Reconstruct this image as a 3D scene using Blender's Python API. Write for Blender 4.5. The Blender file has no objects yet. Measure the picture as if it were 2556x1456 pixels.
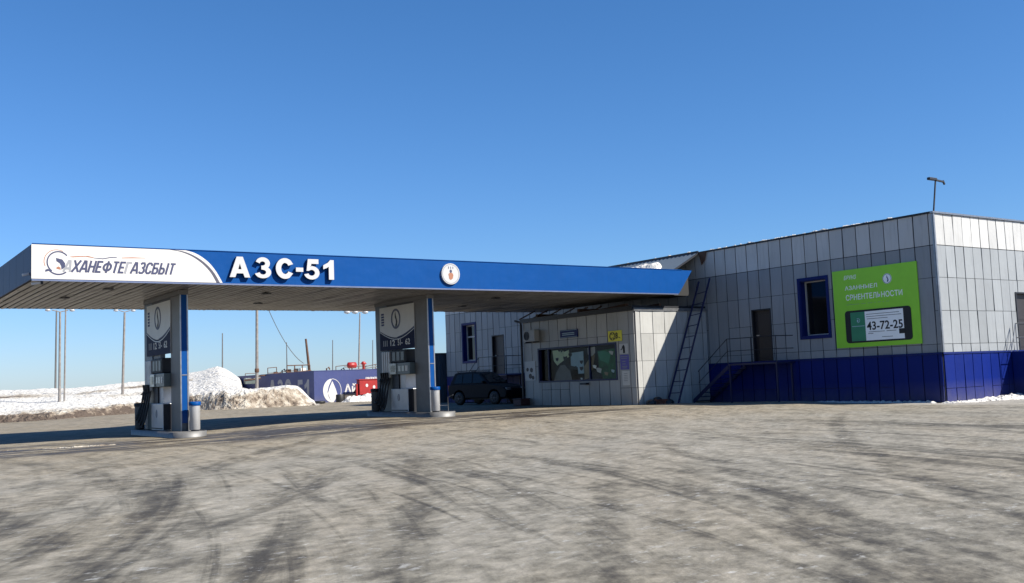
import bpy, bmesh, math, random
from mathutils import Vector, Matrix, noise
random.seed(7)
S = bpy.context.scene
COL = S.collection
R = math.radians
# ------------------------------------------------------------------ camera
cam_d = bpy.data.cameras.new('camera'); cam = bpy.data.objects.new('camera', cam_d); COL.objects.link(cam)
S.camera = cam
F_PX, PITCH, ROLL, YAW = 2525.27, R(5.0084), R(2.254), R(34.839)
CX, CY, EYE = 1277.5, 728.0, Vector((0, 0, 1.3))
Fv = Vector((math.sin(YAW)*math.cos(PITCH), math.cos(YAW)*math.cos(PITCH), math.sin(PITCH)))
r0 = Vector((math.cos(YAW), -math.sin(YAW), 0)); u0 = r0.cross(Fv)
Rv = math.cos(ROLL)*r0 - math.sin(ROLL)*u0; Uv = math.sin(ROLL)*r0 + math.cos(ROLL)*u0
cam.matrix_world = Matrix(((Rv.x, Uv.x, -Fv.x, EYE.x), (Rv.y, Uv.y, -Fv.y, EYE.y), (Rv.z, Uv.z, -Fv.z, EYE.z), (0, 0, 0, 1)))
cam_d.sensor_width = 36.0
cam_d.lens = 36.0*F_PX/2555.0
cam_d.clip_start = 0.1; cam_d.clip_end = 8000
# ------------------------------------------------------------------ world, sun, exposure
SUN = Vector((0.66, -1.0, 1.02)).normalized()
world = bpy.data.worlds.new('World'); S.world = world; world.use_nodes = True
wn = world.node_tree; bg = wn.nodes['Background']
sky = wn.nodes.new('ShaderNodeTexSky'); sky.sky_type = 'NISHITA'; sky.sun_disc = False
sky.sun_elevation = math.asin(SUN.z); sky.sun_rotation = math.atan2(SUN.x, SUN.y)
sky.altitude = 0; sky.air_density = 1.0; sky.dust_density = 0.25; sky.ozone_density = 3.0
# white balance of a cold clear day: bluer, less red toward the zenith
sp = wn.nodes.new('ShaderNodeSeparateColor'); cb = wn.nodes.new('ShaderNodeCombineColor')
wn.links.new(sky.outputs[0], sp.inputs[0])
pw = wn.nodes.new('ShaderNodeMath'); pw.operation = 'POWER'; pw.inputs[1].default_value = 1.22; wn.links.new(sp.outputs[0], pw.inputs[0])
mr = wn.nodes.new('ShaderNodeMath'); mr.operation = 'MULTIPLY'; mr.inputs[1].default_value = .49; wn.links.new(pw.outputs[0], mr.inputs[0])
mb_ = wn.nodes.new('ShaderNodeMath'); mb_.operation = 'MULTIPLY'; mb_.inputs[1].default_value = 1.37; wn.links.new(sp.outputs[2], mb_.inputs[0])
wn.links.new(mr.outputs[0], cb.inputs[0]); mg = wn.nodes.new('ShaderNodeMath'); mg.operation = 'MULTIPLY'; mg.inputs[1].default_value = .95; wn.links.new(sp.outputs[1], mg.inputs[0]); wn.links.new(mg.outputs[0], cb.inputs[1]); wn.links.new(mb_.outputs[0], cb.inputs[2])
wn.links.new(cb.outputs[0], bg.inputs[0]); bg.inputs[1].default_value = 0.0515
sd = bpy.data.lights.new('sun', 'SUN'); so = bpy.data.objects.new('sun', sd); COL.objects.link(so)
sd.energy = 5.0; sd.angle = R(0.5); sd.color = (1.0, 0.94, 0.84)
so.rotation_euler = SUN.to_track_quat('Z', 'Y').to_euler()
S.view_settings.view_transform = 'Standard'; S.view_settings.look = 'None'
S.view_settings.gamma = 1.0; S.view_settings.exposure = 1.05; S.view_settings.use_curve_mapping = False
# ------------------------------------------------------------------ helpers
def px(x, y, ax, val):
    """point where the sight line through measured photo position (x, y) meets the plane axis=val"""
    d = Fv*F_PX + Rv*(x-CX) - Uv*(y-CY)
    return EYE + d*((val-EYE[ax])/d[ax])
def sm(t): t = max(0.0, min(1.0, t)); return t*t*(3-2*t)
def ground_z(x, y):
    return 0.15*sm((y-18)/9)*sm((x-8.5)/7)*(1-0.35*sm((x-27.5)/3)*sm((33-y)/3))

class MB:
    def __init__(s): s.v = []; s.f = []; s.m = []; s.sm = []
    def add(s, vs, fs, mi=0, smooth=False):
        o = len(s.v); s.v += [tuple(v) for v in vs]
        for f in fs: s.f.append([o+i for i in f]); s.m.append(mi); s.sm.append(smooth)
        return s
    def box(s, x0, x1, y0, y1, z0, z1, mi=0):
        v = [(x, y, z) for z in (z0, z1) for y in (y0, y1) for x in (x0, x1)]
        return s.add(v, [(0, 2, 3, 1), (4, 5, 7, 6), (0, 1, 5, 4), (2, 6, 7, 3), (0, 4, 6, 2), (1, 3, 7, 5)], mi)
    def bar(s, a, b, w, h=None, mi=0):
        a = Vector(a); b = Vector(b); h = h or w; d = (b-a).normalized()
        up = Vector((0, 0, 1)) if abs(d.z) < .95 else Vector((1, 0, 0))
        sx = d.cross(up).normalized(); sy = sx.cross(d).normalized()
        v = []
        for p in (a, b):
            for i, j in ((-1, -1), (1, -1), (1, 1), (-1, 1)): v.append(p+sx*i*w/2+sy*j*h/2)
        return s.add(v, [(0, 1, 2, 3), (7, 6, 5, 4), (0, 4, 5, 1), (1, 5, 6, 2), (2, 6, 7, 3), (3, 7, 4, 0)], mi)
    def tube(s, pts, r, n=8, mi=0, cap=True):
        pts = [Vector(p) for p in pts]; rs = r if isinstance(r, (list, tuple)) else [r]*len(pts)
        rings = []
        for i, p in enumerate(pts):
            d = (pts[min(i+1, len(pts)-1)]-pts[max(i-1, 0)]).normalized()
            up = Vector((0, 0, 1)) if abs(d.z) < .9 else Vector((1, 0, 0))
            sx = d.cross(up).normalized(); sy = sx.cross(d).normalized()
            rings.append([p+(sx*math.cos(2*math.pi*k/n)+sy*math.sin(2*math.pi*k/n))*rs[i] for k in range(n)])
        v = [q for g in rings for q in g]; f = []
        for i in range(len(rings)-1):
            for k in range(n): f.append((i*n+k, i*n+(k+1) % n, (i+1)*n+(k+1) % n, (i+1)*n+k))
        s.add(v, f, mi, True)
        if cap: s.add(rings[0], [tuple(range(n))[::-1]], mi); s.add(rings[-1], [tuple(range(n))], mi)
        return s
    def lathe(s, c, prof, n=20, mi=0, axis='z', smooth=True):
        c = Vector(c); v = []; f = []
        for r_, h in prof:
            for k in range(n):
                a = 2*math.pi*k/n
                if axis == 'z': o = Vector((r_*math.cos(a), r_*math.sin(a), h))
                elif axis == 'x': o = Vector((h, r_*math.cos(a), r_*math.sin(a)))
                else: o = Vector((r_*math.cos(a), h, r_*math.sin(a)))
                v.append(c+o)
        for i in range(len(prof)-1):
            for k in range(n): f.append((i*n+k, i*n+(k+1) % n, (i+1)*n+(k+1) % n, (i+1)*n+k))
        s.add(v, f, mi, smooth)
        s.add(v[:n], [tuple(range(n))[::-1]], mi); s.add(v[-n:], [tuple(range(n))], mi)
        return s
    def prism(s, poly, fn, d0, d1, mi=0):
        """poly of 2D points lifted by fn(a, b, d) and extruded between d0 and d1"""
        n = len(poly); v = [fn(a, b, d0) for a, b in poly]+[fn(a, b, d1) for a, b in poly]
        f = [tuple(range(n)), tuple(range(2*n-1, n-1, -1))]+[(i, n+i, n+(i+1) % n, (i+1) % n) for i in range(n)]
        return s.add(v, f, mi)
    def build(s, name, mats, parent=None, bevel=0, seg=2):
        me = bpy.data.meshes.new(name); me.from_pydata(s.v, [], s.f)
        if not isinstance(mats, (list, tuple)): mats = [mats]
        for m in mats: me.materials.append(m)
        for p, mi, q in zip(me.polygons, s.m, s.sm): p.material_index = mi; p.use_smooth = q
        bm = bmesh.new(); bm.from_mesh(me); bmesh.ops.recalc_face_normals(bm, faces=bm.faces); bm.to_mesh(me); bm.free()
        o = bpy.data.objects.new(name, me); COL.objects.link(o)
        if parent is not None: o.parent = parent; o.matrix_parent_inverse = parent.matrix_world.inverted()
        if bevel:
            b = o.modifiers.new('bevel', 'BEVEL'); b.width = bevel; b.segments = seg; b.limit_method = 'ANGLE'; b.angle_limit = R(40)
        return o

def tag(o, label=None, cat=None, group=None, kind=None):
    if label: o['label'] = label
    if cat: o['category'] = cat
    if group: o['group'] = group
    if kind: o['kind'] = kind
    return o
def empty(name, loc, label, cat, group=None):
    o = bpy.data.objects.new(name, None); COL.objects.link(o); o.location = loc; o.empty_display_size = .2
    o.matrix_world = Matrix.Translation(loc)
    return tag(o, label, cat, group)
def kids(o): return [c for c in bpy.data.objects if c.parent == o]
def copy_tree(o, parent=None):
    c = o.copy(); COL.objects.link(c); inv = o.matrix_parent_inverse.copy(); c.parent = parent; c.matrix_parent_inverse = inv
    for ch in kids(o): copy_tree(ch, c)
    return c

# ------------------------------------------------------------------ materials
def hexl(r, g, b): return tuple(((c/255)/12.92 if c/255 <= .04045 else (((c/255)+.055)/1.055)**2.4) for c in (r, g, b))
ALB = .50   # the picture is exposed a stop up, so sunlit paint is built correspondingly deeper
def mat(name, col, rough=.6, metal=0, vary=.12, scale=3.0, bump=0.0, bscale=40, dirt=None, spec=.5, coat=0, k=None):
    k = ALB if k is None else k
    col = tuple(c*k for c in col); dirt = tuple(c*k for c in dirt) if dirt else None
    m = bpy.data.materials.new(name); m.use_nodes = True; t = m.node_tree; b = t.nodes['Principled BSDF']
    b.inputs['Roughness'].default_value = rough; b.inputs['Metallic'].default_value = metal
    b.inputs['Specular IOR Level'].default_value = spec; b.inputs['Coat Weight'].default_value = coat
    tc = t.nodes.new('ShaderNodeTexCoord')
    nz = t.nodes.new('ShaderNodeTexNoise'); nz.inputs['Scale'].default_value = scale; nz.inputs['Detail'].default_value = 6
    t.links.new(tc.outputs['Object'], nz.inputs['Vector'])
    rp = t.nodes.new('ShaderNodeValToRGB'); rp.color_ramp.elements[0].position = .3; rp.color_ramp.elements[1].position = .72
    d = dirt or tuple(c*(1-2*vary) for c in col)
    rp.color_ramp.elements[0].color = (*[a*.5+c*.5 for a, c in zip(d, col)], 1) if dirt else (*[c*(1-vary) for c in col], 1)
    rp.color_ramp.elements[1].color = (*[min(1, c*(1+vary*.5)) for c in col], 1)
    t.links.new(nz.outputs['Fac'], rp.inputs[0]); t.links.new(rp.outputs[0], b.inputs['Base Color'])
    if bump:
        n2 = t.nodes.new('ShaderNodeTexNoise'); n2.inputs['Scale'].default_value = bscale; n2.inputs['Detail'].default_value = 5
        t.links.new(tc.outputs['Object'], n2.inputs['Vector'])
        bp = t.nodes.new('ShaderNodeBump'); bp.inputs['Strength'].default_value = bump; bp.inputs['Distance'].default_value = .02
        t.links.new(n2.outputs['Fac'], bp.inputs['Height']); t.links.new(bp.outputs[0], b.inputs['Normal'])
    return m
def panel_mat(name, col, grime, rough=.45, spec=.35):
    grime = tuple(c*ALB for c in grime)
    """painted steel cladding: streaky vertical grime and small tone changes"""
    m = mat(name, col, rough=rough, vary=.06, scale=.8, spec=spec)
    t = m.node_tree; b = t.nodes['Principled BSDF']; src = b.inputs['Base Color'].links[0].from_socket
    tc = t.nodes.new('ShaderNodeTexCoord'); mp = t.nodes.new('ShaderNodeMapping'); mp.inputs['Scale'].default_value = (5, 5, .5)
    nz = t.nodes.new('ShaderNodeTexNoise'); nz.inputs['Scale'].default_value = 1.6; nz.inputs['Detail'].default_value = 7; nz.inputs['Roughness'].default_value = .65
    t.links.new(tc.outputs['Object'], mp.inputs[0]); t.links.new(mp.outputs[0], nz.inputs['Vector'])
    rp = t.nodes.new('ShaderNodeValToRGB'); rp.color_ramp.elements[0].position = .5; rp.color_ramp.elements[0].color = (0, 0, 0, 1)
    rp.color_ramp.elements[1].position = .8; rp.color_ramp.elements[1].color = (.55, .55, .55, 1)
    mx = t.nodes.new('ShaderNodeMix'); mx.data_type = 'RGBA'; mx.inputs['B'].default_value = (*grime, 1)
    t.links.new(nz.outputs['Fac'], rp.inputs[0]); t.links.new(rp.outputs[0], mx.inputs['Factor'])
    # every sheet a slightly different tone; splashed road dust on the lowest part
    gi = t.nodes.new('ShaderNodeNewGeometry'); mrg = t.nodes.new('ShaderNodeMapRange'); mrg.inputs[3].default_value = .87; mrg.inputs[4].default_value = 1.08
    t.links.new(gi.outputs['Random Per Island'], mrg.inputs[0])
    sc = t.nodes.new('ShaderNodeVectorMath'); sc.operation = 'SCALE'; t.links.new(src, sc.inputs[0]); t.links.new(mrg.outputs[0], sc.inputs['Scale'])
    t.links.new(sc.outputs[0], mx.inputs['A'])
    sx_ = t.nodes.new('ShaderNodeSeparateXYZ'); t.links.new(tc.outputs['Object'], sx_.inputs[0])
    hz = t.nodes.new('ShaderNodeMapRange'); hz.inputs[1].default_value = .75; hz.inputs[2].default_value = 0; hz.inputs[3].default_value = 0; hz.inputs[4].default_value = .7; t.links.new(sx_.outputs[2], hz.inputs[0])
    n3 = t.nodes.new('ShaderNodeTexNoise'); n3.inputs['Scale'].default_value = 2.5; n3.inputs['Detail'].default_value = 8; n3.inputs['Roughness'].default_value = .7; t.links.new(tc.outputs['Object'], n3.inputs['Vector'])
    ml = t.nodes.new('ShaderNodeMath'); ml.operation = 'MULTIPLY'; t.links.new(hz.outputs[0], ml.inputs[0]); t.links.new(n3.outputs['Fac'], ml.inputs[1])
    m2 = t.nodes.new('ShaderNodeMix'); m2.data_type = 'RGBA'; m2.inputs['B'].default_value = (.12, .11, .10, 1); t.links.new(ml.outputs[0], m2.inputs['Factor'])
    t.links.new(mx.outputs['Result'], m2.inputs['A']); t.links.new(m2.outputs['Result'], b.inputs['Base Color'])
    n4 = t.nodes.new('ShaderNodeTexNoise'); n4.inputs['Scale'].default_value = 1.7; n4.inputs['Detail'].default_value = 2; t.links.new(tc.outputs['Object'], n4.inputs['Vector'])
    bp = t.nodes.new('ShaderNodeBump'); bp.inputs['Strength'].default_value = .35; bp.inputs['Distance'].default_value = .05
    t.links.new(n4.outputs['Fac'], bp.inputs['Height']); t.links.new(bp.outputs[0], b.inputs['Normal'])
    return m

M = dict(
    white=panel_mat('white_cladding_paint', (.86, .86, .84), (.5, .49, .46)),
    grey=panel_mat('pale_grey_cladding_paint', (.47, .50, .52), (.33, .34, .36)),
    ann=panel_mat('off_white_cladding_paint', (.70, .70, .67), (.38, .36, .32)),
    navy=panel_mat('blue_plinth_paint', (.006, .026, .26), (.010, .024, .14), spec=.12),
    joint=mat('dark_joint', (.012, .016, .035), .8),
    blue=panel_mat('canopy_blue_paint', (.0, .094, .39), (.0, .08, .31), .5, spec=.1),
    bluetrim=mat('blue_trim', (.006, .022, .19), .5, spec=.2),
    sign=mat('white_sign_vinyl', (.99, .97, .93), .5, vary=.04),
    letter=mat('white_letter_acrylic', (.82, .82, .82), .35, vary=.03),
    ink=mat('navy_ink', (.05, .06, .16), .5, vary=.1),
    faded=mat('faded_ink', (.45, .46, .5), .6),
    orange=mat('faded_orange', (.55, .22, .12), .6), gold=mat('gold_ink', (.6, .45, .2), .5),
    silver=mat('galvanised_steel', (.55, .56, .58), .38, .85, .2, 6),
    steel=mat('grey_painted_steel', (.22, .215, .21), .5, .1, .15, 3, dirt=(.15, .14, .12)),
    slat=mat('soffit_slat', (.66, .635, .61), .38, .55, .25, 1.2, dirt=(.2, .17, .14)),
    dark=mat('dark_metal', (.022, .025, .035), .5, .2), black=mat('black_rubber', (.012, .012, .013), .6),
    dnavy=mat('dark_navy_paint', (.012, .02, .11), .5),
    glass=mat('dark_glass', (.012, .014, .018), .06, 0, .1, spec=.35),
    pvc=mat('white_frame', (.7, .7, .7), .4), pump=mat('dispenser_enamel', (.52, .53, .54), .35, .1, .12, 4, k=.85),
    pgrey=mat('dispenser_grey_green', (.17, .21, .2), .4), lcd=mat('display_panel', (.42, .48, .47), .2, k=.85),
    lcdd=mat('display_screen', (.05, .09, .08), .15),
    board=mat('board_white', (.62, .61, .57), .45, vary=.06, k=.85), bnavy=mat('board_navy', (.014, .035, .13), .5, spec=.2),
    green=mat('green_banner', (.30, .72, .03), .5, vary=.05, k=.85), greend=mat('dark_green_print', (.03, .25, .12), .5, k=.85),
    yellow=mat('yellow_sign', (.85, .76, .04), .5, k=.85), red=mat('red_paint', (.55, .02, .015), .45, 0, .2),
    rust=mat('rusty_steel', (.20, .10, .06), .8, .2, .3, 8), purple=panel_mat('violet_blue_wall_paint', (.085, .11, .30), (.12, .13, .28), .6, spec=.2),
    wood=mat('grey_brown_metal', (.15, .12, .10), .6), brown=mat('brown_door', (.035, .028, .03), .5),
    pole=mat('weathered_pole', (.38, .36, .34), .7, .1, .25, 5, dirt=(.2, .15, .12)), conc=mat('concrete', (.26, .25, .24), .85, 0, .2, 4, .4),
    car=mat('dark_car_paint', (.016, .017, .024), .5, .0, .05, spec=.15), chrome=mat('rim_metal', (.16, .16, .18), .4, .6),
    shed=panel_mat('blue_grey_sheet', (.17, .22, .28), (.12, .14, .16)), brick=mat('red_brick', (.30, .09, .05), .85, 0, .35, 12, .5),
    purpink=mat('violet_poster', (.10, .08, .38), .5, k=.85), paleg=mat('pale_green_paper', (.72, .80, .48), .6, k=.85), pblue=mat('pale_blue_paper', (.42, .60, .68), .6, k=.85),
    foliage=mat('green_print', (.02, .13, .05), .6, vary=.5, scale=5, k=.85), tan=mat('tan_card', (.30, .24, .15), .7, k=.85), lamp=mat('lamp_glass', (.7, .72, .75), .2),
)
def snow_mat():
    m = bpy.data.materials.new('dirty_snow'); m.use_nodes = True; t = m.node_tree; b = t.nodes['Principled BSDF']
    b.inputs['Roughness'].default_value = .75; b.inputs['Specular IOR Level'].default_value = .25
    at = t.nodes.new('ShaderNodeAttribute'); at.attribute_name = 'dirt'
    tc = t.nodes.new('ShaderNodeTexCoord')
    n1 = t.nodes.new('ShaderNodeTexNoise'); n1.inputs['Scale'].default_value = 1.9; n1.inputs['Detail'].default_value = 8; n1.inputs['Roughness'].default_value = .68
    t.links.new(tc.outputs['Object'], n1.inputs['Vector'])
    ad = t.nodes.new('ShaderNodeMath'); ad.operation = 'MULTIPLY_ADD'; ad.inputs[1].default_value = 2.2; ad.inputs[2].default_value = -1.1
    t.links.new(n1.outputs['Fac'], ad.inputs[0])
    a2 = t.nodes.new('ShaderNodeMath'); a2.operation = 'ADD'; t.links.new(at.outputs['Fac'], a2.inputs[0]); t.links.new(ad.outputs[0], a2.inputs[1])
    rp = t.nodes.new('ShaderNodeValToRGB'); e = rp.color_ramp.elements
    e[0].position = .12; e[0].color = (0.564, 0.551, 0.519, 1); e[1].position = 1.0; e[1].color = (0.082, 0.062, 0.048, 1)
    k = e.new(.45); k.color = (0.390, 0.354, 0.295, 1); k = e.new(.75); k.color = (0.224, 0.182, 0.139, 1)
    t.links.new(a2.outputs[0], rp.inputs[0]); t.links.new(rp.outputs[0], b.inputs['Base Color'])
    n2 = t.nodes.new('ShaderNodeTexNoise'); n2.inputs['Scale'].default_value = 3.5; n2.inputs['Detail'].default_value = 8
    t.links.new(tc.outputs['Object'], n2.inputs['Vector'])
    bp = t.nodes.new('ShaderNodeBump'); bp.inputs['Strength'].default_value = 1.0; bp.inputs['Distance'].default_value = .40
    t.links.new(n2.outputs['Fac'], bp.inputs['Height']); t.links.new(bp.outputs[0], b.inputs['Normal'])
    return m
M['snow'] = snow_mat()
M['kerb'] = mat('kerb_metal', (.30, .30, .30), .55, .35, .25, 5, dirt=(.2, .19, .17))
M['slatey'] = mat('slate_ink', (.09, .09, .14), .5)
M['bwhite'] = mat('banner_white', (.85, .87, .85), .5, vary=.03, k=1)
M['binsteel'] = mat('bin_steel', (.72, .72, .72), .35, .3)
M['boardnavy'] = mat('board_lower_navy', (.008, .016, .085), .6, spec=.1)
M['dullred'] = mat('dull_dark_red', (.10, .02, .015), .6)

def yard_mat():
    m = bpy.data.materials.new('packed_icy_ground'); m.use_nodes = True; t = m.node_tree; L = t.links.new; N = t.nodes.new
    b = t.nodes['Principled BSDF']; b.inputs['Specular IOR Level'].default_value = .3
    geo = N('ShaderNodeNewGeometry')
    def math_(op, a, c=None, v1=None, clamp=False):
        n = N('ShaderNodeMath'); n.operation = op; n.use_clamp = clamp
        if isinstance(a, (int, float)): n.inputs[0].default_value = a
        else: L(a, n.inputs[0])
        if c is not None:
            if isinstance(c, (int, float)): n.inputs[1].default_value = c
            else: L(c, n.inputs[1])
        if v1 is not None:
            if isinstance(v1, (int, float)): n.inputs[2].default_value = v1
            else: L(v1, n.inputs[2])
        return n.outputs[0]
    def noise_(rot, sx, sy, scale, detail=8, rough=.6, off=0, dist=0):
        mp = N('ShaderNodeMapping'); mp.vector_type = 'TEXTURE'
        mp.inputs['Rotation'].default_value = (0, 0, R(rot)); mp.inputs['Location'].default_value = (off, off*.7, 0)
        mp.inputs['Scale'].default_value = (sx, sy, 1); L(geo.outputs['Position'], mp.inputs[0])
        n = N('ShaderNodeTexNoise'); n.inputs['Scale'].default_value = scale; n.inputs['Detail'].default_value = detail
        n.inputs['Roughness'].default_value = rough; n.inputs['Distortion'].default_value = dist
        L(mp.outputs[0], n.inputs['Vector']); return n.outputs['Fac']
    def rng(v, a, c, lo=0, hi=1):
        n = N('ShaderNodeMapRange'); n.interpolation_type = 'SMOOTHSTEP'; L(v, n.inputs[0])
        n.inputs[1].default_value = a; n.inputs[2].default_value = c; n.inputs[3].default_value = lo; n.inputs[4].default_value = hi
        return n.outputs[0]
    # streaks along the driving direction (x axis of the rotated space)
    def sweep(cx_, cy_, along, across, detail, rough, off, dist=0):
        ox, oy = math_('SUBTRACT', geoX, cx_), math_('SUBTRACT', geoY, cy_)
        rr_ = math_('SQRT', math_('ADD', math_('MULTIPLY', ox, ox), math_('MULTIPLY', oy, oy)))
        an = math_('ARCTAN2', oy, ox); rad = math.hypot(8-cx_, 12-cy_)
        cmb = N('ShaderNodeCombineXYZ'); L(math_('MULTIPLY', an, rad/along), cmb.inputs[0]); L(math_('DIVIDE', rr_, across), cmb.inputs[1]); cmb.inputs[2].default_value = off
        n = N('ShaderNodeTexNoise'); n.inputs['Scale'].default_value = 1; n.inputs['Detail'].default_value = detail
        n.inputs['Roughness'].default_value = rough; n.inputs['Distortion'].default_value = dist
        L(cmb.outputs[0], n.inputs['Vector']); return n.outputs['Fac']
    sep0 = N('ShaderNodeSeparateXYZ'); L(geo.outputs['Position'], sep0.inputs[0]); geoX, geoY = sep0.outputs[0], sep0.outputs[1]
    s1 = sweep(-28, 24, 16.0, .52, 7, .60, 3.3, .30)
    s2 = sweep(-35, 42, 13.0, .62, 7, .62, 11.7, .4)
    s3 = sweep(-26, 18, 9.0, .29, 7, .62, 29.1, .45)
    big = noise_(0, 7, 7, 1.0, 5, .55, 5)
    fine = noise_(20, .28, .22, 1.0, 9, .72, 9)
    mid = noise_(58, 1.3, .6, 1.0, 8, .65, 17)
    # individual tyre tracks: bands around gently curved lines
    sep = N('ShaderNodeSeparateXYZ'); L(geo.outputs['Position'], sep.inputs[0]); X, Y = sep.outputs[0], sep.outputs[1]
    wob = math_('MULTIPLY_ADD', noise_(0, 2.5, 2.5, 1.0, 3, .5, 40), .5, -.25)
    tr = None
    tracks = [((3.35, 10.9), (3.95, 17.6), (3.4, 24.6), .30), ((2.47, 6.8), (3.9, 9.4), (6.16, 14.1), .20),
              ((3.2, 6.1), (5.0, 9.0), (8.5, 15.3), .24), ((4.14, 5.1), (5.5, 6.7), (8.2, 10.0), .26),
              ((5.3, 3.9), (8.0, 6.9), (11.9, 12.3), .26), ((5.7, 3.5), (9.0, 7.9), (13.0, 14.1), .22),
              ((1.6, 7.0), (1.75, 12), (.6, 20), .22), ((8.0, 4.0), (13.5, 10.0), (22, 17.0), .28), ((2.6, 9), (5.5, 17), (13, 27), .3)]
    for (x0, y0), (x1, y1), (x2, y2), w in tracks:
        # x = a + b*y + c*y^2 through three points
        A = Matrix(((1, y0, y0*y0), (1, y1, y1*y1), (1, y2, y2*y2))).inverted() @ Vector((x0, x1, x2))
        q = math_('MULTIPLY_ADD', Y, A[2], A[1]); q = math_('MULTIPLY_ADD', q, Y, A[0])
        d = math_('ABSOLUTE', math_('ADD', math_('SUBTRACT', X, q), wob))
        n = rng(d, w*.35, w*1.5, 1, 0)
        ym = math_('MULTIPLY', rng(Y, y0-2, y0, 0, 1), rng(Y, y2-1, y2+3, 1, 0))
        n = math_('MULTIPLY', n, ym)
        tr = n if tr is None else math_('MAXIMUM', tr, n)
    tr = math_('MULTIPLY', tr, rng(mid, .3, .62, .55, 1))
    near = rng(Y, 6, 24, 1, 0)
    d0 = math_('MULTIPLY', rng(s1, .45, .68), .52)
    d1 = math_('MULTIPLY', rng(s2, .5, .72), .34)
    d2 = math_('MULTIPLY', rng(s3, .5, .72), .42)
    dk = math_('MAXIMUM', math_('MAXIMUM', d0, d1), d2)
    dk = math_('MULTIPLY', dk, rng(big, .3, .6, .45, 1.2))
    dk = math_('MULTIPLY', dk, rng(near, 0, 1, .5, 1.25))
    dk = math_('ADD', dk, math_('MULTIPLY', tr, .30))
    grit = noise_(10, .075, .06, 1.0, 6, .75, 33)
    dk = math_('ADD', dk, math_('MULTIPLY_ADD', grit, 1.5, -.75))
    dk = math_('ADD', dk, math_('MULTIPLY_ADD', fine, 1.9, -.92))
    dk = math_('ADD', dk, math_('MULTIPLY', rng(Y, 4, 12, 1, 0), .10))
    dk = math_('ADD', dk, math_('MULTIPLY_ADD', mid, 1.5, -.70), clamp=True)
    ice = N('ShaderNodeValToRGB'); e = ice.color_ramp.elements
    e[0].position = 0; e[0].color = (0.217, 0.202, 0.170, 1); e[1].position = 1; e[1].color = (0.035, 0.032, 0.027, 1)
    k = e.new(.3); k.color = (0.149, 0.139, 0.113, 1); k = e.new(.62); k.color = (0.082, 0.075, 0.061, 1)
    L(dk, ice.inputs[0])
    tint = N('ShaderNodeMix'); tint.data_type = 'RGBA'; tint.blend_type = 'MULTIPLY'
    L(rng(noise_(50, 4.5, 1.6, 1.0, 5, .6, 90), .42, .62, 0, 1), tint.inputs['Factor']); L(ice.outputs[0], tint.inputs['A']); tint.inputs['B'].default_value = (1.01, .985, .95, 1)
    # warm sand toward the building side, cooler ice elsewhere
    warm = N('ShaderNodeMix'); warm.data_type = 'RGBA'; warm.blend_type = 'MULTIPLY'
    wf = math_('MULTIPLY', rng(math_('ADD', Y, math_('MULTIPLY', big, 10)), 20, 32, 0, 1), .8)
    L(wf, warm.inputs['Factor']); L(tint.outputs['Result'], warm.inputs['A']); warm.inputs['B'].default_value = (.98, .90, .78, 1)
    # oil and melt-water stains round the pump islands
    wet = noise_(0, 3.6, .75, 1.0, 7, .62, 61, .4)
    band = math_('MULTIPLY', rng(Y, 24.5, 26.5, 0, 1), rng(Y, 30.0, 33.0, 1, 0))
    xb = math_('MULTIPLY', rng(X, -2, 3, .5, 1), rng(X, 21, 28, 1, 0))
    wetm = math_('MULTIPLY', math_('MULTIPLY', rng(wet, .43, .52, 0, .9), band), xb)
    wm = N('ShaderNodeMix'); wm.data_type = 'RGBA'; L(wetm, wm.inputs['Factor']); L(warm.outputs['Result'], wm.inputs['A'])
    wm.inputs['B'].default_value = (.026, .019, .014, 1)
    # trampled pale snow dust along the foot of the long wall
    fs_ = math_('MULTIPLY', math_('MULTIPLY', rng(math_('ADD', X, math_('MULTIPLY_ADD', mid, 1.2, -.6)), 28.9, 29.9, 0, .55), rng(Y, 14, 19, 0, 1)), rng(Y, 29, 31, 1, 0))
    fm_ = N('ShaderNodeMix'); fm_.data_type = 'RGBA'; L(fs_, fm_.inputs['Factor']); L(wm.outputs['Result'], fm_.inputs['A']); fm_.inputs['B'].default_value = (.30, .29, .27, 1)
    # crisp white snow crumbs
    cr = noise_(0, .11, .09, 1.0, 4, .6, 77)
    crm = math_('MULTIPLY', rng(cr, .69, .74, 0, .75), rng(big, .42, .6, 0, 1))
    cm = N('ShaderNodeMix'); cm.data_type = 'RGBA'; L(crm, cm.inputs['Factor']); L(fm_.outputs['Result'], cm.inputs['A'])
    cm.inputs['B'].default_value = (.31, .31, .30, 1)
    gf = rng(grit, .33, .67, .78, 1.22); gf = math_('MULTIPLY', gf, math_('MULTIPLY_ADD', noise_(30, .35, .16, 1.0, 8, .72, 55), 1.3, .35))
    frost = math_('MULTIPLY', rng(noise_(15, .20, .13, 1.0, 6, .7, 121), .56, .66, 0, .55), rng(noise_(0, 3.0, 1.6, 1.0, 4, .6, 131), .42, .58, .1, 1))
    fr_ = N('ShaderNodeMix'); fr_.data_type = 'RGBA'; L(frost, fr_.inputs['Factor']); L(cm.outputs['Result'], fr_.inputs['A']); fr_.inputs['B'].default_value = (.33, .335, .33, 1); cm = fr_
    gs = N('ShaderNodeVectorMath'); gs.operation = 'SCALE'; L(cm.outputs['Result'], gs.inputs[0]); L(gf, gs.inputs['Scale'])
    L(gs.outputs[0], b.inputs['Base Color'])
    L(math_('MULTIPLY_ADD', wetm, -.35, .82), b.inputs['Roughness'])
    bp = N('ShaderNodeBump'); bp.inputs['Strength'].default_value = .55; bp.inputs['Distance'].default_value = .035
    hh = math_('ADD', math_('MULTIPLY', fine, .6), math_('ADD', math_('MULTIPLY', mid, .8), math_('MULTIPLY', s3, .5)))
    L(hh, bp.inputs['Height']); L(bp.outputs[0], b.inputs['Normal'])
    return m
M['yard'] = yard_mat()

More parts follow.
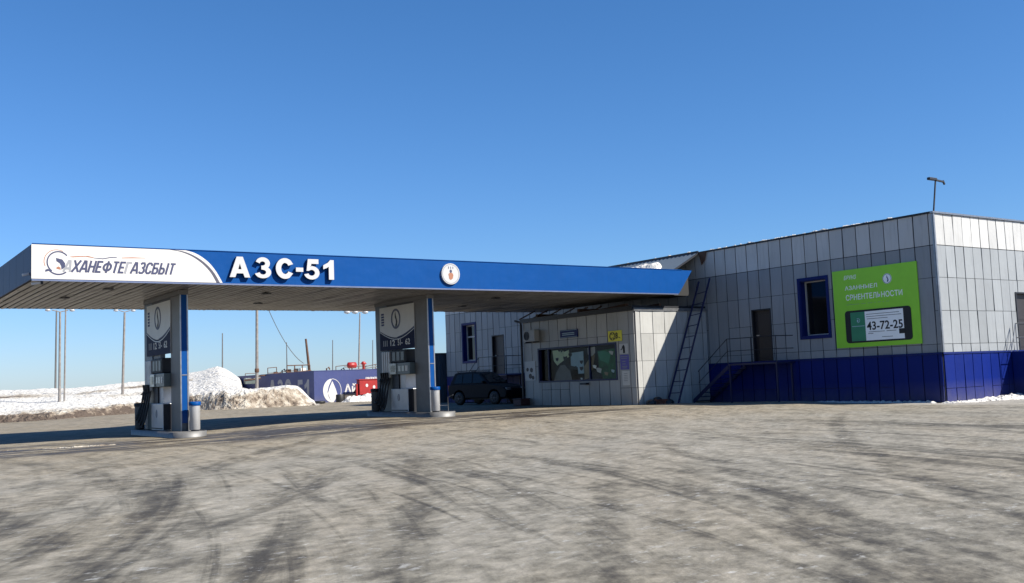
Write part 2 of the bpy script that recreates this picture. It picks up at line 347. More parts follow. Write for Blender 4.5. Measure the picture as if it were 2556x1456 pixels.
# ------------------------------------------------------------------ text
def text_mb(body, lift, a0, a1, b0, b1, d0, d1, bold=0.0, shear=0.0):
    """lettering fitted to the rectangle a0..a1 x b0..b1; lift(a, b, d) puts it in the world"""
    cu = bpy.data.curves.new('t', 'FONT'); cu.body = body; cu.size = 1; cu.offset = bold; cu.shear = shear
    cu.extrude = .5; cu.resolution_u = 4; cu.space_character = 1.02
    o = bpy.data.objects.new('t', cu); COL.objects.link(o)
    dg = bpy.context.evaluated_depsgraph_get(); dg.update()
    me = bpy.data.meshes.new_from_object(o.evaluated_get(dg))
    xs = [v.co.x for v in me.vertices]; ys = [v.co.y for v in me.vertices]
    x0, x1, y0, y1 = min(xs), max(xs), min(ys), max(ys)
    mb = MB()
    vs = [lift(a0+(v.co.x-x0)/(x1-x0)*(a1-a0), b0+(v.co.y-y0)/(y1-y0)*(b1-b0), d0 if v.co.z < 0 else d1) for v in me.vertices]
    mb.add(vs, [tuple(p.vertices) for p in me.polygons])
    bpy.data.objects.remove(o); bpy.data.curves.remove(cu); bpy.data.meshes.remove(me)
    return mb
def onY(Y0): return lambda a, b, d: (a, Y0-d, b)          # faces -Y (towards the viewer's side), a = x
def onX(X0): return lambda a, b, d: (X0-d, -a, b)         # faces -X, a = -y so text reads left to right
def ring(mb, lift, ca, cb, ra, rb, ia, ib, d0, d1, n=32, a0=0, a1=360, mi=0):
    full = (a1-a0) >= 360; k = n if full else n+1; v = []
    for i in range(k):
        t = R(a0+(a1-a0)*i/n); c, s_ = math.cos(t), math.sin(t)
        v += [lift(ca+ra*c, cb+rb*s_, d0), lift(ca+ra*c, cb+rb*s_, d1), lift(ca+ia*c, cb+ib*s_, d1), lift(ca+ia*c, cb+ib*s_, d0)]
    f = []
    for i in range(n):
        j = (i+1) % k
        for q in range(4): f.append((i*4+q, j*4+q, j*4+(q+1) % 4, i*4+(q+1) % 4))
    if not full: f += [(0, 1, 2, 3), ((k-1)*4+3, (k-1)*4+2, (k-1)*4+1, (k-1)*4)]
    return mb.add(v, f, mi)
def disc(mb, lift, ca, cb, ra, rb, d0, d1, n=32, mi=0):
    return mb.prism([(ca+ra*math.cos(2*math.pi*i/n), cb+rb*math.sin(2*math.pi*i/n)) for i in range(n)], lift, d0, d1, mi)
def flame(mb, lift, ca, cb, s, d0, d1, mi=0):
    P = [(0, -1), (.38, -.8), (.5, -.35), (.3, .1), (.12, .5), (.02, 1.0), (-.1, .6), (-.12, .25), (.1, -.1), (.15, -.45), (-.05, -.7)]
    return mb.prism([(ca+a*s, cb+b_*s) for a, b_ in P], lift, d0, d1, mi)

def glyph_mb(loops, lift, a0, a1, b0, b1, d0, d1):
    """filled outline with holes (loops in a unit box), extruded"""
    cu = bpy.data.curves.new('g', 'CURVE'); cu.dimensions = '2D'; cu.fill_mode = 'BOTH'; cu.extrude = .5
    for lp in loops:
        sp_ = cu.splines.new('POLY'); sp_.points.add(len(lp)-1); sp_.use_cyclic_u = True
        for p, (a, b) in zip(sp_.points, lp): p.co = (a, b, 0, 1)
    o = bpy.data.objects.new('g', cu); COL.objects.link(o)
    dg = bpy.context.evaluated_depsgraph_get(); dg.update()
    me = bpy.data.meshes.new_from_object(o.evaluated_get(dg))
    mb = MB(); mb.add([lift(a0+v.co.x*(a1-a0), b0+v.co.y*(b1-b0), d0 if v.co.z < 0 else d1) for v in me.vertices], [tuple(p.vertices) for p in me.polygons])
    bpy.data.objects.remove(o); bpy.data.curves.remove(cu); bpy.data.meshes.remove(me)
    return mb
STROKE = {
 'А': ([[(0, 0), (.42, 1)], [(.58, 1), (1, 0)], [(.2, .3), (.8, .3)], [(.36, .93), (.64, .93)]], 1),
 'Х': ([[(.02, 0), (.98, 1)], [(.02, 1), (.98, 0)]], 1), 'Н': ([[(.1, 0), (.1, 1)], [(.9, 0), (.9, 1)], [(.1, .5), (.9, .5)]], .95),
 'Е': ([[(1, .93), (.1, .93), (.1, .07), (1, .07)], [(.1, .5), (.88, .5)]], .82), 'Ф': ([[(.5, 0), (.5, 1)], 'o'], 1.25),
 'Т': ([[(0, .93), (1, .93)], [(.5, .9), (.5, 0)]], .85), 'Г': ([[(1, .93), (.1, .93), (.1, 0)]], .75),
 'З': ([[(.08, .82), (.3, .93), (.7, .93), (.85, .8), (.85, .64), (.7, .53), (.4, .53)], [(.6, .52), (.78, .48), (.92, .35), (.92, .2), (.72, .07), (.28, .07), (.06, .2)]], .85),
 'С': ([[(.92, .72), (.88, .86), (.7, .93), (.34, .93), (.12, .8), (.08, .5), (.12, .2), (.34, .07), (.7, .07), (.88, .16), (.92, .3)]], .9),
 'Б': ([[(.9, .93), (.1, .93), (.1, .07), (.72, .07), (.9, .2), (.9, .38), (.72, .52), (.2, .52)]], .9),
 'Ь': ([[(.1, 1), (.1, .07), (.72, .07), (.9, .2), (.9, .38), (.72, .52), (.2, .52)]], .85), 'I': ([[(.5, 0), (.5, 1)]], .32),
}
def ribbon(mb, pts, w, lift, d0, d1):
    pts = [Vector(p) for p in pts]; L, Rr = [], []
    for i, p in enumerate(pts):
        a = (p-pts[i-1]).normalized() if i else None; b = (pts[i+1]-p).normalized() if i < len(pts)-1 else None
        t = (a+b).normalized() if a and b else (a or b); n = Vector((-t.y, t.x))
        k = 1/max(.5, n.dot(Vector((-(b or a).y, (b or a).x)))); L.append(p+n*w/2*k); Rr.append(p-n*w/2*k)
    n = len(pts)
    for i in range(n-1):
        mb.prism([tuple(L[i]), tuple(L[i+1]), tuple(Rr[i+1]), tuple(Rr[i])], lift, d0, d1)
def stroke_text(mb, body, lift, a0, a1, b0, b1, d0, w, shear=.28, only=None, gap=.22):
    """bold condensed slanted lettering; only = set of character positions to draw"""
    ws = [STROKE[c][1] for c in body]; tot = sum(ws)+gap*(len(body)-1); H_ = b1-b0; u = (a1-a0-H_*shear)/tot; x = a0; k = 0
    for i, c in enumerate(body):
        cw = ws[i]*u
        if only is None or i in only:
            for st_ in STROKE[c][0]:
                k += 1; dd = d0+.0006*(k % 7)
                if st_ == 'o':
                    P = [(x+cw*(.5+.46*math.cos(R(t))), b0+H_*(.5+.30*math.sin(R(t)))) for t in range(0, 361, 30)]
                else: P = [(x+cw*p, b0+H_*q) for p, q in st_]
                P = [(p+(q-b0)*shear, q) for p, q in P]
                ribbon(mb, P, w, lift, d0-.0005, dd+.002)
        x += cw+gap*u
    return mb
def arc_(cx, cy, rx, ry, s, e, n=14): return [(cx+rx*math.cos(R(s+(e-s)*k/n)), cy+ry*math.sin(R(s+(e-s)*k/n))) for k in range(n+1)]
GLYPH = {
 'А': [[(0, 0), (.27, 0), (.34, .19), (.66, .19), (.73, 0), (1, 0), (.65, 1), (.35, 1)], [(.42, .39), (.5, .67), (.58, .39)]],
 '-': [[(0, 0), (1, 0), (1, 1), (0, 1)]],
 '1': [[(.52, 0), (1, 0), (1, 1), (.66, 1), (.45, .86), (0, .72), (0, .52), (.3, .58), (.52, .66)]],
 'С': [arc_(.52, .5, .52, .5, 50, 310, 26)[:-1]+[(.97, .27), (.67, .37)]+arc_(.52, .5, .22, .27, 330, 30, 16)+[(.70, .64), (.98, .72)]],
 'З': [arc_(.48, .71, .45, .29, 165, -42, 16)+arc_(.48, .29, .52, .29, 52, -165, 18)+[(.27, .28)]+arc_(.48, .29, .2, .115, 190, 425, 12)+[(.38, .42), (.38, .6)]+arc_(.46, .705, .17, .10, -75, 170, 10)+[(.30, .70)]],
 '5': [[(.12, .42), (.22, 1), (.94, 1), (.94, .77), (.45, .77), (.42, .62)]+arc_(.47, .33, .53, .33, 100, -165, 20)+[(.28, .30)]+arc_(.46, .33, .23, .145, 200, 500, 14)],
}
# ------------------------------------------------------------------ ground, snow field
def grid(name, xs, ys, zf, m, smooth=True):
    v = [(x, y, zf(x, y)) for y in ys for x in xs]; nx = len(xs)
    f = [(j*nx+i, j*nx+i+1, (j+1)*nx+i+1, (j+1)*nx+i) for j in range(len(ys)-1) for i in range(nx-1)]
    return MB().add(v, f, 0, smooth).build(name, m)
def lin(a, b, n): return [a+(b-a)*i/(n-1) for i in range(n)]
def yz(x, y):
    n = noise.noise(Vector((x*.35, y*.35, 0)))*.035+noise.noise(Vector((x*1.4, y*1.4, 5)))*.012
    # shallow ruts along the driving direction
    c, s_ = math.cos(R(58)), math.sin(R(58)); v = -x*s_+y*c; u = x*c+y*s_
    n += noise.noise(Vector((u*.12, v*1.1, 9)))*.02*sm((26-y)/8)
    return ground_z(x, y)+n*sm((abs(y)+2)/8)*(1-.8*sm((y-24)/6)*sm((62-y)/4))-.01
xs = sorted(set(lin(-60, -6, 30)+lin(-5.8, 42, 240)+lin(43, 95, 30)))
ys = sorted(set(lin(-25, 0, 20)+lin(.2, 34, 180)+lin(34.5, 120, 110)))
tag(grid('yard_ground', xs, ys, yz, M['yard']), 'icy grey-brown packed snow yard with tyre tracks', 'ground', kind='structure')
def sfz(x, y): return -.35+noise.noise(Vector((x*.004, y*.004, 3)))*.5*sm((math.hypot(x, y)-200)/400)
sx = [-3000, -1500, -800, -400, -200, -100, -50, 0, 50, 100, 200, 400, 800, 1500, 3000]
sf = grid('snow_field', lin(-4000, 4000, 60), lin(-3000, 6000, 60), sfz, M['snow'])
tag(sf, 'flat snow covered plain reaching the horizon', 'ground', kind='structure')

# ------------------------------------------------------------------ snow bank (left background)
def interp(tab, x):
    if x <= tab[0][0]: return tab[0][1]
    for (a, p), (b, q) in zip(tab, tab[1:]):
        if x <= b: return p+(q-p)*(x-a)/(b-a)
    return tab[-1][1]
def snow_bank():
    # cross sections along the bank: for each bearing a foot distance, a scarp height and a crest
    base = [(-500, 1085), (0, 1057), (160, 1050), (300, 1041), (460, 1030), (600, 1021), (775, 1012)]
    scarp = [(-500, .55), (0, .55), (160, .6), (300, .75), (420, .95), (470, 1.2), (540, 1.2), (600, 1.25), (640, 1.32), (718, 1.42), (742, 1.3), (757, .95), (775, .4), (800, .02)]
    crest = [(-500, 975), (0, 974), (60, 972), (160, 967), (260, 960), (380, 948), (440, 938), (490, 928), (525, 920), (545, 917), (562, 922), (580, 934), (600, 947), (608, 955), (640, 975), (670, 990)]
    us = lin(-500, 800, 330); prof = [0, .02, .08, .16, .26, .38, .52, .7, .95, 1.3, 1.8, 2.5, 3.4, 4.6, 6, 7.6, 9.4, 11.4, 13.6, 16, 18.5, 21, 24, 27, 30, 34, 40, 55, 80]
    v = []; dirt = []; n = len(prof)
    for u in us:
        b = px(u, interp(base, u), 2, .15*sm((u-420)/200)); z0 = b.z
        dr = Vector((b.x, b.y, 0)).normalized(); D = math.hypot(b.x, b.y)
        cr = interp(crest, u); sh = interp(scarp, u)
        for k, p in enumerate(prof):
            far = 24.0
            q = px(u, cr, 1, b.y+far*dr.y); zc = max(q.z, .3) if u < 660 else .3
            sca = sm(p/1.7)*sh*(1-.65*sm((p-4)/5) if u > 600 else 1)
            up = max(0, min(1, (p-1.6)/(far-1.6)))*(zc-sh) if u <= 600 else sm((p-6)/(far-6))*(zc-sh*.35)*(1-sm((u-600)/14))
            h = sca+up
            if p > far: h *= (1-sm((p-far)/(80-far)))
            pos = dr*(D+p)
            w = sm(p/.5)
            if p < 2.2:
                h += w*(noise.noise(Vector((pos.x*1.7, pos.y*1.7, 1)))*.20+noise.noise(Vector((pos.x*4, pos.y*4, 2)))*.12+abs(noise.noise(Vector((pos.x*2.6, pos.y*2.6, 31))))*.16-.05)*min(1, sh)
            else:
                h += (noise.noise(Vector((pos.x*.3, pos.y*.3, 4)))*.25+noise.noise(Vector((pos.x*1.1, pos.y*1.1, 7)))*.09)*min(1, sh+.2)*.8
            if u > 785: h = min(h, .05)
            pos.z = z0-.06+max(0, h) if p > 0 else z0-.06
            v.append(pos)
            nn = noise.noise(Vector((pos.x*.8, pos.y*.8, 12)))
            d = .72*(1-sm((p-.9)/1.0)) + .34*(1-sm((p-1.5)/3.5))
            if 480 < u: d = .60*(1-sm((p-1.0)/.9))*sm((p-.02)/.25)+.05
            if 5 < p < 20 and u < 480: d += .75*max(0, noise.noise(Vector((pos.x*.12, pos.y*.33, 21)))-.08)*3
            if p < .09: d = .25
            dirt.append(max(0, d+.05+nn*.25*(1-sm((p-2)/2))))
    f = [(i*n+k, (i+1)*n+k, (i+1)*n+k+1, i*n+k+1) for i in range(len(us)-1) for k in range(n-1)]
    o = MB().add(v, f, 0, True).build('snow_bank', M['snow'])
    a = o.data.attributes.new('dirt', 'FLOAT', 'POINT')
    a.data.foreach_set('value', dirt)
    return o
tag(snow_bank(), 'ploughed snow bank, white on top with dirty brown foot', 'snow', kind='structure')

# ------------------------------------------------------------------ cladding
def sub_rect(rects, h):
    out = []
    for a0, a1, b0, b1 in rects:
        x0, x1, y0, y1 = max(a0, h[0]), min(a1, h[1]), max(b0, h[2]), min(b1, h[3])
        if x0 >= x1 or y0 >= y1: out.append((a0, a1, b0, b1)); continue
        if a0 < x0: out.append((a0, x0, b0, b1))
        if x1 < a1: out.append((x1, a1, b0, b1))
        if b0 < y0: out.append((x0, x1, b0, y0))
        if y1 < b1: out.append((x0, x1, y1, b1))
    return out
def cladding(lift, joints, rows, holes=(), skip=.25, gap=.038, th=.024, wob=.009):
    """sheet cladding with open joints; some horizontal joints are missing, as longer sheets were used"""
    mb = MB()
    for i in range(len(joints)-1):
        a0, a1 = joints[i]+gap/2, joints[i+1]-gap/2
        k = 0
        while k < len(rows)-1:
            k2 = k+1
            while k2 < len(rows)-1 and random.random() < skip: k2 += 1
            b0, b1 = rows[k]+gap/5, rows[k2]-gap/5; k = k2
            rs = [(a0, a1, b0, b1)]
            for h in holes: rs = sub_rect(rs, h)
            t = [th+random.uniform(-wob, wob) for _ in range(4)]; sk = random.uniform(-.006, .006); se = random.uniform(-.006, .006)
            for c0, c1, e0, e1 in rs:
                if c1-c0 < .02 or e1-e0 < .02: continue
                def off(a, b): 
                    fa = (a-a0)/(a1-a0); fb = (b-b0)/(b1-b0)
                    return (t[0]*(1-fa)+t[1]*fa)*(1-fb)+(t[2]*(1-fa)+t[3]*fa)*fb
                P = [(c0+(sk if c0 == a0 else 0), e0), (c1+(sk if c1 == a1 else 0), e0), (c1+(se if c1 == a1 else 0), e1), (c0+(se if c0 == a0 else 0), e1)]
                v = [lift(a, b, 0.001) for a, b in P]+[lift(a, b, off(a, b)) for a, b in P]
                mb.add(v, [(3, 2, 1, 0), (4, 5, 6, 7), (0, 1, 5, 4), (1, 2, 6, 5), (2, 3, 7, 6), (3, 0, 4, 7)])
    return mb
def backing(lift, a0, a1, b0, b1, holes, th=.2):
    mb = MB(); rs = [(a0, a1, b0, b1)]
    for h in holes: rs = sub_rect(rs, h)
    for c0, c1, e0, e1 in rs: mb.prism([(c0, e0), (c1, e0), (c1, e1), (c0, e1)], lift, -th, 0)
    return mb

# ------------------------------------------------------------------ main building
XA, YB, XE, YE, H = 30.72, 19.43, 47.0, 51.1, 6.34
bld = empty('station_building', ((XA+XE)/2, (YB+YE)/2, 0), 'long flat-roofed white panel building with blue plinth at the right', 'building')
lA, lB = onX(XA), onY(YB)
# openings on the long side, as (-y range, z range)
wnA = (-25.08, -23.86, 2.49, 4.60); drA = (-27.52, -26.55, 1.66, 3.70)
wnF = (-49.2, -47.9, 2.45, 4.55); drF = (-46.2, -45.05, 1.66, 3.78)
holesA = [wnA, drA, wnF, drF]
drB = (35.42, 36.75, 1.66, 3.74); holesB = [drB]
jA = [-(YB)-.15-.575*k for k in range(56)]; jA = [-YB]+[j for j in jA if j > -YE-.01]+[-YE]; jA = sorted(jA)
jB = [XA]+[XA+.05+.54*k for k in range(1, 40) if XA+.05+.54*k < XE]+[XE]
jB[0] = XA+.02
rowsM = [1.66, 1.94, 3.05, 4.16, 5.24]; rowsP = [.02, .55, 1.64]
w1 = backing(lA, -YE, -YB-.2, -.3, H-.02, holesA)
w1.v += []; wb = backing(lB, XA, XE, -.3, H-.02, holesB)
o = len(w1.v); w1.v += wb.v; w1.f += [[i+o for i in f] for f in wb.f]; w1.m += wb.m; w1.sm += wb.sm
w1.box(XE-.2, XE, YB+.2, YE, -.3, H-.02); w1.box(XA+.2, XE-.2, YE-.2, YE, -.3, H-.02)
w1.build('wall', M['joint'], bld)
def join(*ms):
    r = MB()
    for m in ms:
        o = len(r.v); r.v += m.v; r.f += [[i+o for i in f] for f in m.f]; r.m += m.m; r.sm += m.sm
    return r
join(cladding(lA, jA, [5.25, H-.03], holesA, 0), cladding(lB, jB, [5.25, H-.03], holesB, 0)).build('upper_cladding', M['white'], bld)
join(cladding(lA, jA, rowsM, holesA, .05), cladding(lB, jB, rowsM, holesB, .10)).build('cladding', M['grey'], bld)
join(cladding(lA, jA, rowsP, holesA, .5, th=.045), cladding(lB, jB, [.02, .47, 1.64], holesB, .15, th=.045)).build('plinth', M['navy'], bld)
# corner trim, edge flashing
MB().box(XA-.045, XA+.03, YB-.035, YB+.012, 1.66, H-.05).box(XA-.03, XA+.045, YB-.06, YB-.036, 1.66, H-.05).build('corner_trim', M['silver'], bld)
MB().box(XA-.07, XE, YB-.08, YB+.03, H-.03, H+.03).build('roof_flashing', M['silver'], bld)
MB().box(XA-.07, XA+.04, YB+.04, 30.25, H-.03, H+.03).build('roof_flashing', M['dark'], bld)
MB().box(XA+.2, XE-.2, YB+.2, YE-.2, H-.15, H-.06).build('roof', M['conc'], bld)
MB().box(XA-.075, XE, YB-.075, YB-.046, 1.6, 1.665).box(XA-.075, XA-.046, YB-.075, YE, 1.6, 1.665).build('plinth_flashing', M['bluetrim'], bld)
# roof edge snow
def snow_strip(name, a, b, n, w, h, label=None, par=None, seed=0):
    mb = MB(); a = Vector(a); b = Vector(b); d = (b-a).normalized(); sd_ = Vector((-d.y, d.x, 0)); rows = 7; v = []
    for i in range(n+1):
        t = i/n; c = a+(b-a)*t; amp = max(0, noise.noise(Vector((t*n*.09+seed, seed, 0)))*1.2+.35+.35*noise.noise(Vector((t*n*.4, seed, 2))))*sm(t*12)*sm((1-t)*12)
        for k in range(rows):
            q = k/(rows-1)*2-1
            hh = h*amp*max(0, 1-q*q)*(1+.5*noise.noise(Vector((i*.9, k*.9, seed))))
            ww = w*(.5+.5*min(1, amp*1.6))*(1+.3*noise.noise(Vector((i*.35, q*2, seed+4))))
            v.append(c+sd_*q*ww+Vector((0, 0, hh-.004)))
    f = [(i*rows+k, i*rows+k+1, (i+1)*rows+k+1, (i+1)*rows+k) for i in range(n) for k in range(rows-1)]
    mb.add(v, f, 0, True); return mb.build(name, M['snow'], par)
snow_strip('roof_snow', (XA+.02, 20.5, H+.03), (XA+.02, 30.1, H+.03), 300, .06, .075, par=bld, seed=3)
# lean-to roof sheet running on from the long side behind the canopy
e0 = Vector((XA-.02, 30.25, H)); e1 = Vector((XA-.02, 41.5, H+.02)); lo = px(1680, 674, 1, 30.3); sl = (lo-e0); sl = Vector((sl.x, 0, sl.z))*1.5
mb = MB(); n = 90
vv = []
for i in range(n+1):
    p = e0+(e1-e0)*(i/n); c = .03*(1 if i % 2 else -1)*.6
    vv += [p+Vector((0, 0, c+.02)), p+sl+Vector((0, 0, c)), p+Vector((0, 0, c-.05)), p+sl+Vector((0, 0, c-.04))]
ff = []
for i in range(n):
    a = i*4; b_ = a+4; ff += [(a, a+1, b_+1, b_), (a+2, b_+2, b_+3, a+3), (a, b_, b_+2, a+2), (a+1, a+3, b_+3, b_+1)]
ff += [(0, 2, 3, 1)]
mb.add(vv, ff); mb.build('lean_to_roof', M['shed'], bld)
MB().bar(e0+Vector((-.02, 0, .03)), e1+Vector((-.02, 0, .03)), .06, .1).bar(e0+Vector((0, -.03, 0)), e0+sl+Vector((0, -.03, 0)), .05, .06).build('ridge_trim', M['dark'], bld)
# snow lying on the sheet
v = []; nx, ny = 46, 16
for i in range(nx+1):
    for j in range(ny+1):
        a, b_ = i/nx, j/ny
        y = 31.0+6.5*a; q = .30+.36*a+(.70-.36*a)*b_ + .12*noise.noise(Vector((a*6, 0, 2)))*(1-b_)
        if a < .12: q = 1-(1-q)*math.sqrt(max(0, a/.12))
        edge = min(1, a*9, (1-b_)*0+b_*7, (1-a)*6)
        p = Vector((XA, y, H))+sl*q
        p.z += .02+.26*max(0, edge)**.6*(1+.35*noise.noise(Vector((a*14, b_*5, 1))))
        v.append(p)
MB().add(v, [(i*(ny+1)+j, i*(ny+1)+j+1, (i+1)*(ny+1)+j+1, (i+1)*(ny+1)+j) for i in range(nx) for j in range(ny)], 0, True).build('roof_snow', M['snow'], bld)
snow_strip('roof_snow', (XA+.05, 30.4, H+.07), (XA+.05, 37.5, H+.07), 260, .07, .06, par=bld, seed=9)
# broken flashing piece
MB().add([(XA-.09, 30.2, 6.34), (XA-.09, 29.75, 6.35), (XA-.12, 29.85, 5.98), (XA-.10, 30.05, 5.80), (XA-.05, 30.2, 6.34), (XA-.05, 29.75, 6.35), (XA-.08, 29.85, 5.98), (XA-.06, 30.05, 5.80)],
         [(0, 1, 2, 3), (7, 6, 5, 4), (0, 4, 5, 1), (1, 5, 6, 2), (2, 6, 7, 3), (3, 7, 4, 0)]).build('broken_flashing', M['rust'], bld)

def window_A(w, depth, mull=None, white=False):
    a0, a1, b0, b1 = w
    r = MB(); t = .035
    for q in ((a0, a0+t, b0, b1), (a1-t, a1, b0, b1), (a0+t, a1-t, b0, b0+t), (a0+t, a1-t, b1-t, b1)):
        r.prism([(q[0], q[2]), (q[1], q[2]), (q[1], q[3]), (q[0], q[3])], lA, -depth, .03)
    k = .10
    for q in ((a0-k, a0, b0-k, b1+k), (a1, a1+k, b0-k, b1+k), (a0, a1, b0-k, b0), (a0, a1, b1, b1+k)):
        r.prism([(q[0], q[2]), (q[1], q[2]), (q[1], q[3]), (q[0], q[3])], lA, .004, .055)
    win = r.build('window', M['bluetrim'], bld)
    i0, i1, j0, j1 = a0+t+.002, a1-t-.002, b0+t+.002, b1-t-.002; fr = MB(); ft = .065 if white else .04
    for q in ((i0, i0+ft, j0, j1), (i1-ft, i1, j0, j1), (i0+ft, i1-ft, j0, j0+ft), (i0+ft, i1-ft, j1-ft, j1)):
        fr.prism([(q[0], q[2]), (q[1], q[2]), (q[1], q[3]), (q[0], q[3])], lA, -depth+.01, -depth+.07)
    if mull: fr.prism([(i0+ft, mull-.04), (i1-ft, mull-.04), (i1-ft, mull+.04), (i0+ft, mull+.04)], lA, -depth+.01, -depth+.07)
    fr.build('frame', M['pvc'], win)
    MB().prism([(i0, j0), (i1, j0), (i1, j1), (i0, j1)], lA, -depth-.03, -depth).build('pane', M['glass'], win)
window_A(wnA, .30); window_A(wnF, .28, 3.85, True)
def door_A(w, depth, lift, m, par=bld, name='door'):
    a0, a1, b0, b1 = w; r = MB(); t = .05
    for q in ((a0, a0+t, b0, b1), (a1-t, a1, b0, b1), (a0+t, a1-t, b1-t, b1)):
        r.prism([(q[0], q[2]), (q[1], q[2]), (q[1], q[3]), (q[0], q[3])], lift, -depth, .05)
    d = MB().prism([(a0+t, b0+.01), (a1-t, b0+.01), (a1-t, b1-t), (a0+t, b1-t)], lift, -depth, -depth+.05).build(name, m, par)
    r.build('frame', M['dark'], d)
    s = MB()
    for z0, z1 in ((.12, .95), (1.1, b1-b0-.2)):
        for q in ((a0+.15, a1-.15, b0+z0, b0+z0+.02), (a0+.15, a1-.15, b0+z1-.02, b0+z1), (a0+.15, a0+.17, b0+z0+.02, b0+z1-.02), (a1-.17, a1-.15, b0+z0+.02, b0+z1-.02)):
            s.prism([(q[0], q[2]), (q[1], q[2]), (q[1], q[3]), (q[0], q[3])], lift, -depth+.05, -depth+.065)
    s.build('moulding', m, d)
    MB().prism([(a0+.12, b0+1.0), (a0+.26, b0+1.0), (a0+.26, b0+1.04), (a0+.12, b0+1.04)], lift, -depth+.05, -depth+.11).build('handle', M['silver'], d)
    return d
door_A(drA, .15, lA, M['brown']); door_A(drF, .15, lA, M['brown']); door_A(drB, .18, lB, M['brown'])

def stairs(y0, y1, x0, label, down=+1):
    """steel landing in front of a door with a flight going down along the wall"""
    c = Vector(((x0+XA)/2, (y0+y1)/2, 0)); st = empty('entrance_stairs', c, label, 'stairs', None)
    MB().box(x0, XA-.06, y0, y1, 1.54, 1.60).build('landing', M['dnavy'], st)
    f = MB(); n = 8; run = .26
    for k in range(n): f.box(x0+.02, XA-.08, y1+k*run, y1+k*run+.27, 1.54-(k+1)*.17-.03, 1.54-(k+1)*.17)
    f.bar((x0+.01, y1, 1.50), (x0+.01, y1+n*run, .10), .03, .14); f.bar((XA-.10, y1, 1.50), (XA-.10, y1+n*run, .10), .03, .14)
    f.build('flight', M['dnavy'], st)
    for (x, y) in ((x0+.04, y0+.05), (x0+.04, y1-.05), (XA-.2, y0+.05)): MB().box(x-.03, x+.03, y-.03, y+.03, 0, 1.54).build('leg', M['dnavy'], st)
    r = MB(); rr = .016
    r.tube([(x0, y0, 2.58), (x0, y1, 2.58), (x0, y1+1.65, 1.36)], rr); r.tube([(x0, y0, 2.10), (x0, y1, 2.10), (x0, y1+1.65, .90)], rr*.8)
    r.tube([(x0, y0, 2.58), (XA-.1, y0, 2.58)], rr); r.tube([(x0, y0, 2.10), (XA-.1, y0, 2.10)], rr*.8)
    for y in (y0, (y0+y1)/2, y1): r.tube([(x0, y, 1.60), (x0, y, 2.58)], rr)
    r.tube([(x0, y1+1.6, .40), (x0, y1+1.6, 1.38)], rr)
    r.build('railing', M['dark'], st)
    return st
stairs(25.5, 27.95, 29.65, 'dark steel stairs and railing at the door left of the green banner')
stairs(43.4, 46.0, 29.65, 'dark steel stairs and railing at the far door behind the parked car')
# porch of the side wall, right edge of the picture
po = empty('porch', (37, 18.8, 0), 'blue panelled porch with thin steel railing at the right edge', 'porch')
MB().box(34.82, 38.6, 17.9, YB-.062, -.1, 1.62).build('platform', M['navy'], po, .01)
rl = MB()
for x in (35.0, 36.2, 37.4, 38.5): rl.tube([(x, 17.98, 1.62), (x, 17.98, 2.6)], .018)
for z in (2.6, 2.1): rl.tube([(35.0, 19.25, z), (35.0, 17.98, z), (38.5, 17.98, z)], .018)
rl.tube([(35.0, 19.25, 1.62), (35.0, 19.25, 2.6)], .018); rl.tube([(34.6, 19.25, 1.62), (35.0, 19.25, 2.6)], .014)
rl.build('railing', M['silver'], po)

# ------------------------------------------------------------------ roof-corner floodlight pole
fl = empty('roof_floodlight', (XA+.1, YB+.1, H), 'thin dark pole with T-shaped lamp head on the roof corner', 'lamp')
tp = px(2334, 452, 1, YB+.1); bt = px(2328, 528, 1, YB+.1)
MB().tube([(bt.x, bt.y, H-.1), (tp.x, tp.y, tp.z)], .028).build('pole', M['dark'], fl)
MB().bar((tp.x-.40, tp.y, tp.z+.05), (tp.x+.02, tp.y, tp.z+.05), .12, .085).build('lamp_head', M['dark'], fl, .01)
MB().bar((tp.x+.02, tp.y, tp.z+.03), (tp.x+.38, tp.y-.05, tp.z-.01), .07, .05).bar((tp.x+.36, tp.y-.05, tp.z+.03), (tp.x+.44, tp.y-.05, tp.z-.1), .05, .05).build('bracket', M['dark'], fl)

# ------------------------------------------------------------------ annex (kiosk wing)
AX0, AX1, AY0, AY1, AH, AZ = 26.7, 30.66, 30.0, 37.6, 4.0, .02
an = empty('kiosk_annex', ((AX0+AX1)/2, (AY0+AY1)/2, 0), 'low off-white panel kiosk with wide window under the canopy', 'building')
aX, aY = onX(AX0), onY(AY0)
wk = (-36.49, -31.13, 1.14, 2.66)
b1 = backing(aX, -AY1, -AY0-.2, -.1, AH-.05, [wk]); b2 = backing(aY, AX0, AX1, -.1, AH-.05, [])
b3 = MB().box(AX0+.2, AX1, AY1-.2, AY1, -.1, AH-.05)
join(b1, b2, b3).build('wall', M['joint'], an)
join(cladding(aX, sorted([-AY1]+[-AY0-.34-.66*k for k in range(11)]+[-AY0]), [AZ, .82, 1.86, 2.94, AH-.06], [wk], .22),
     cladding(aY, [26.72, 26.98, 27.65, 28.29, 28.96, 29.62, 30.40, AX1], [AZ, .82, 1.86, 2.94, 3.86], [], .12, gap=.03)).build('cladding', M['ann'], an)
MB().box(AX0-.1, AX1, AY0-.0, AY1+.1, AH-.03, AH+.05).box(AX0-.12, AX0-.06, AY0-.0, AY1+.1, AH-.14, AH-.035).build('roof', M['dark'], an)
MB().box(AX0-.05, AX1, AY0-.06, AY0-.03, 3.84, AH-.04).build('edge_flashing', M['silver'], an)
MB().tube([(AX0-.08, AY1+.05, .1), (AX0-.08, AY1+.05, AH-.05)], .055).tube([(AX0-.08, AY1+.05, AH-.1), (AX0-.08, AY1+.5, AH+.0)], .05).build('downpipe', M['dark'], an)
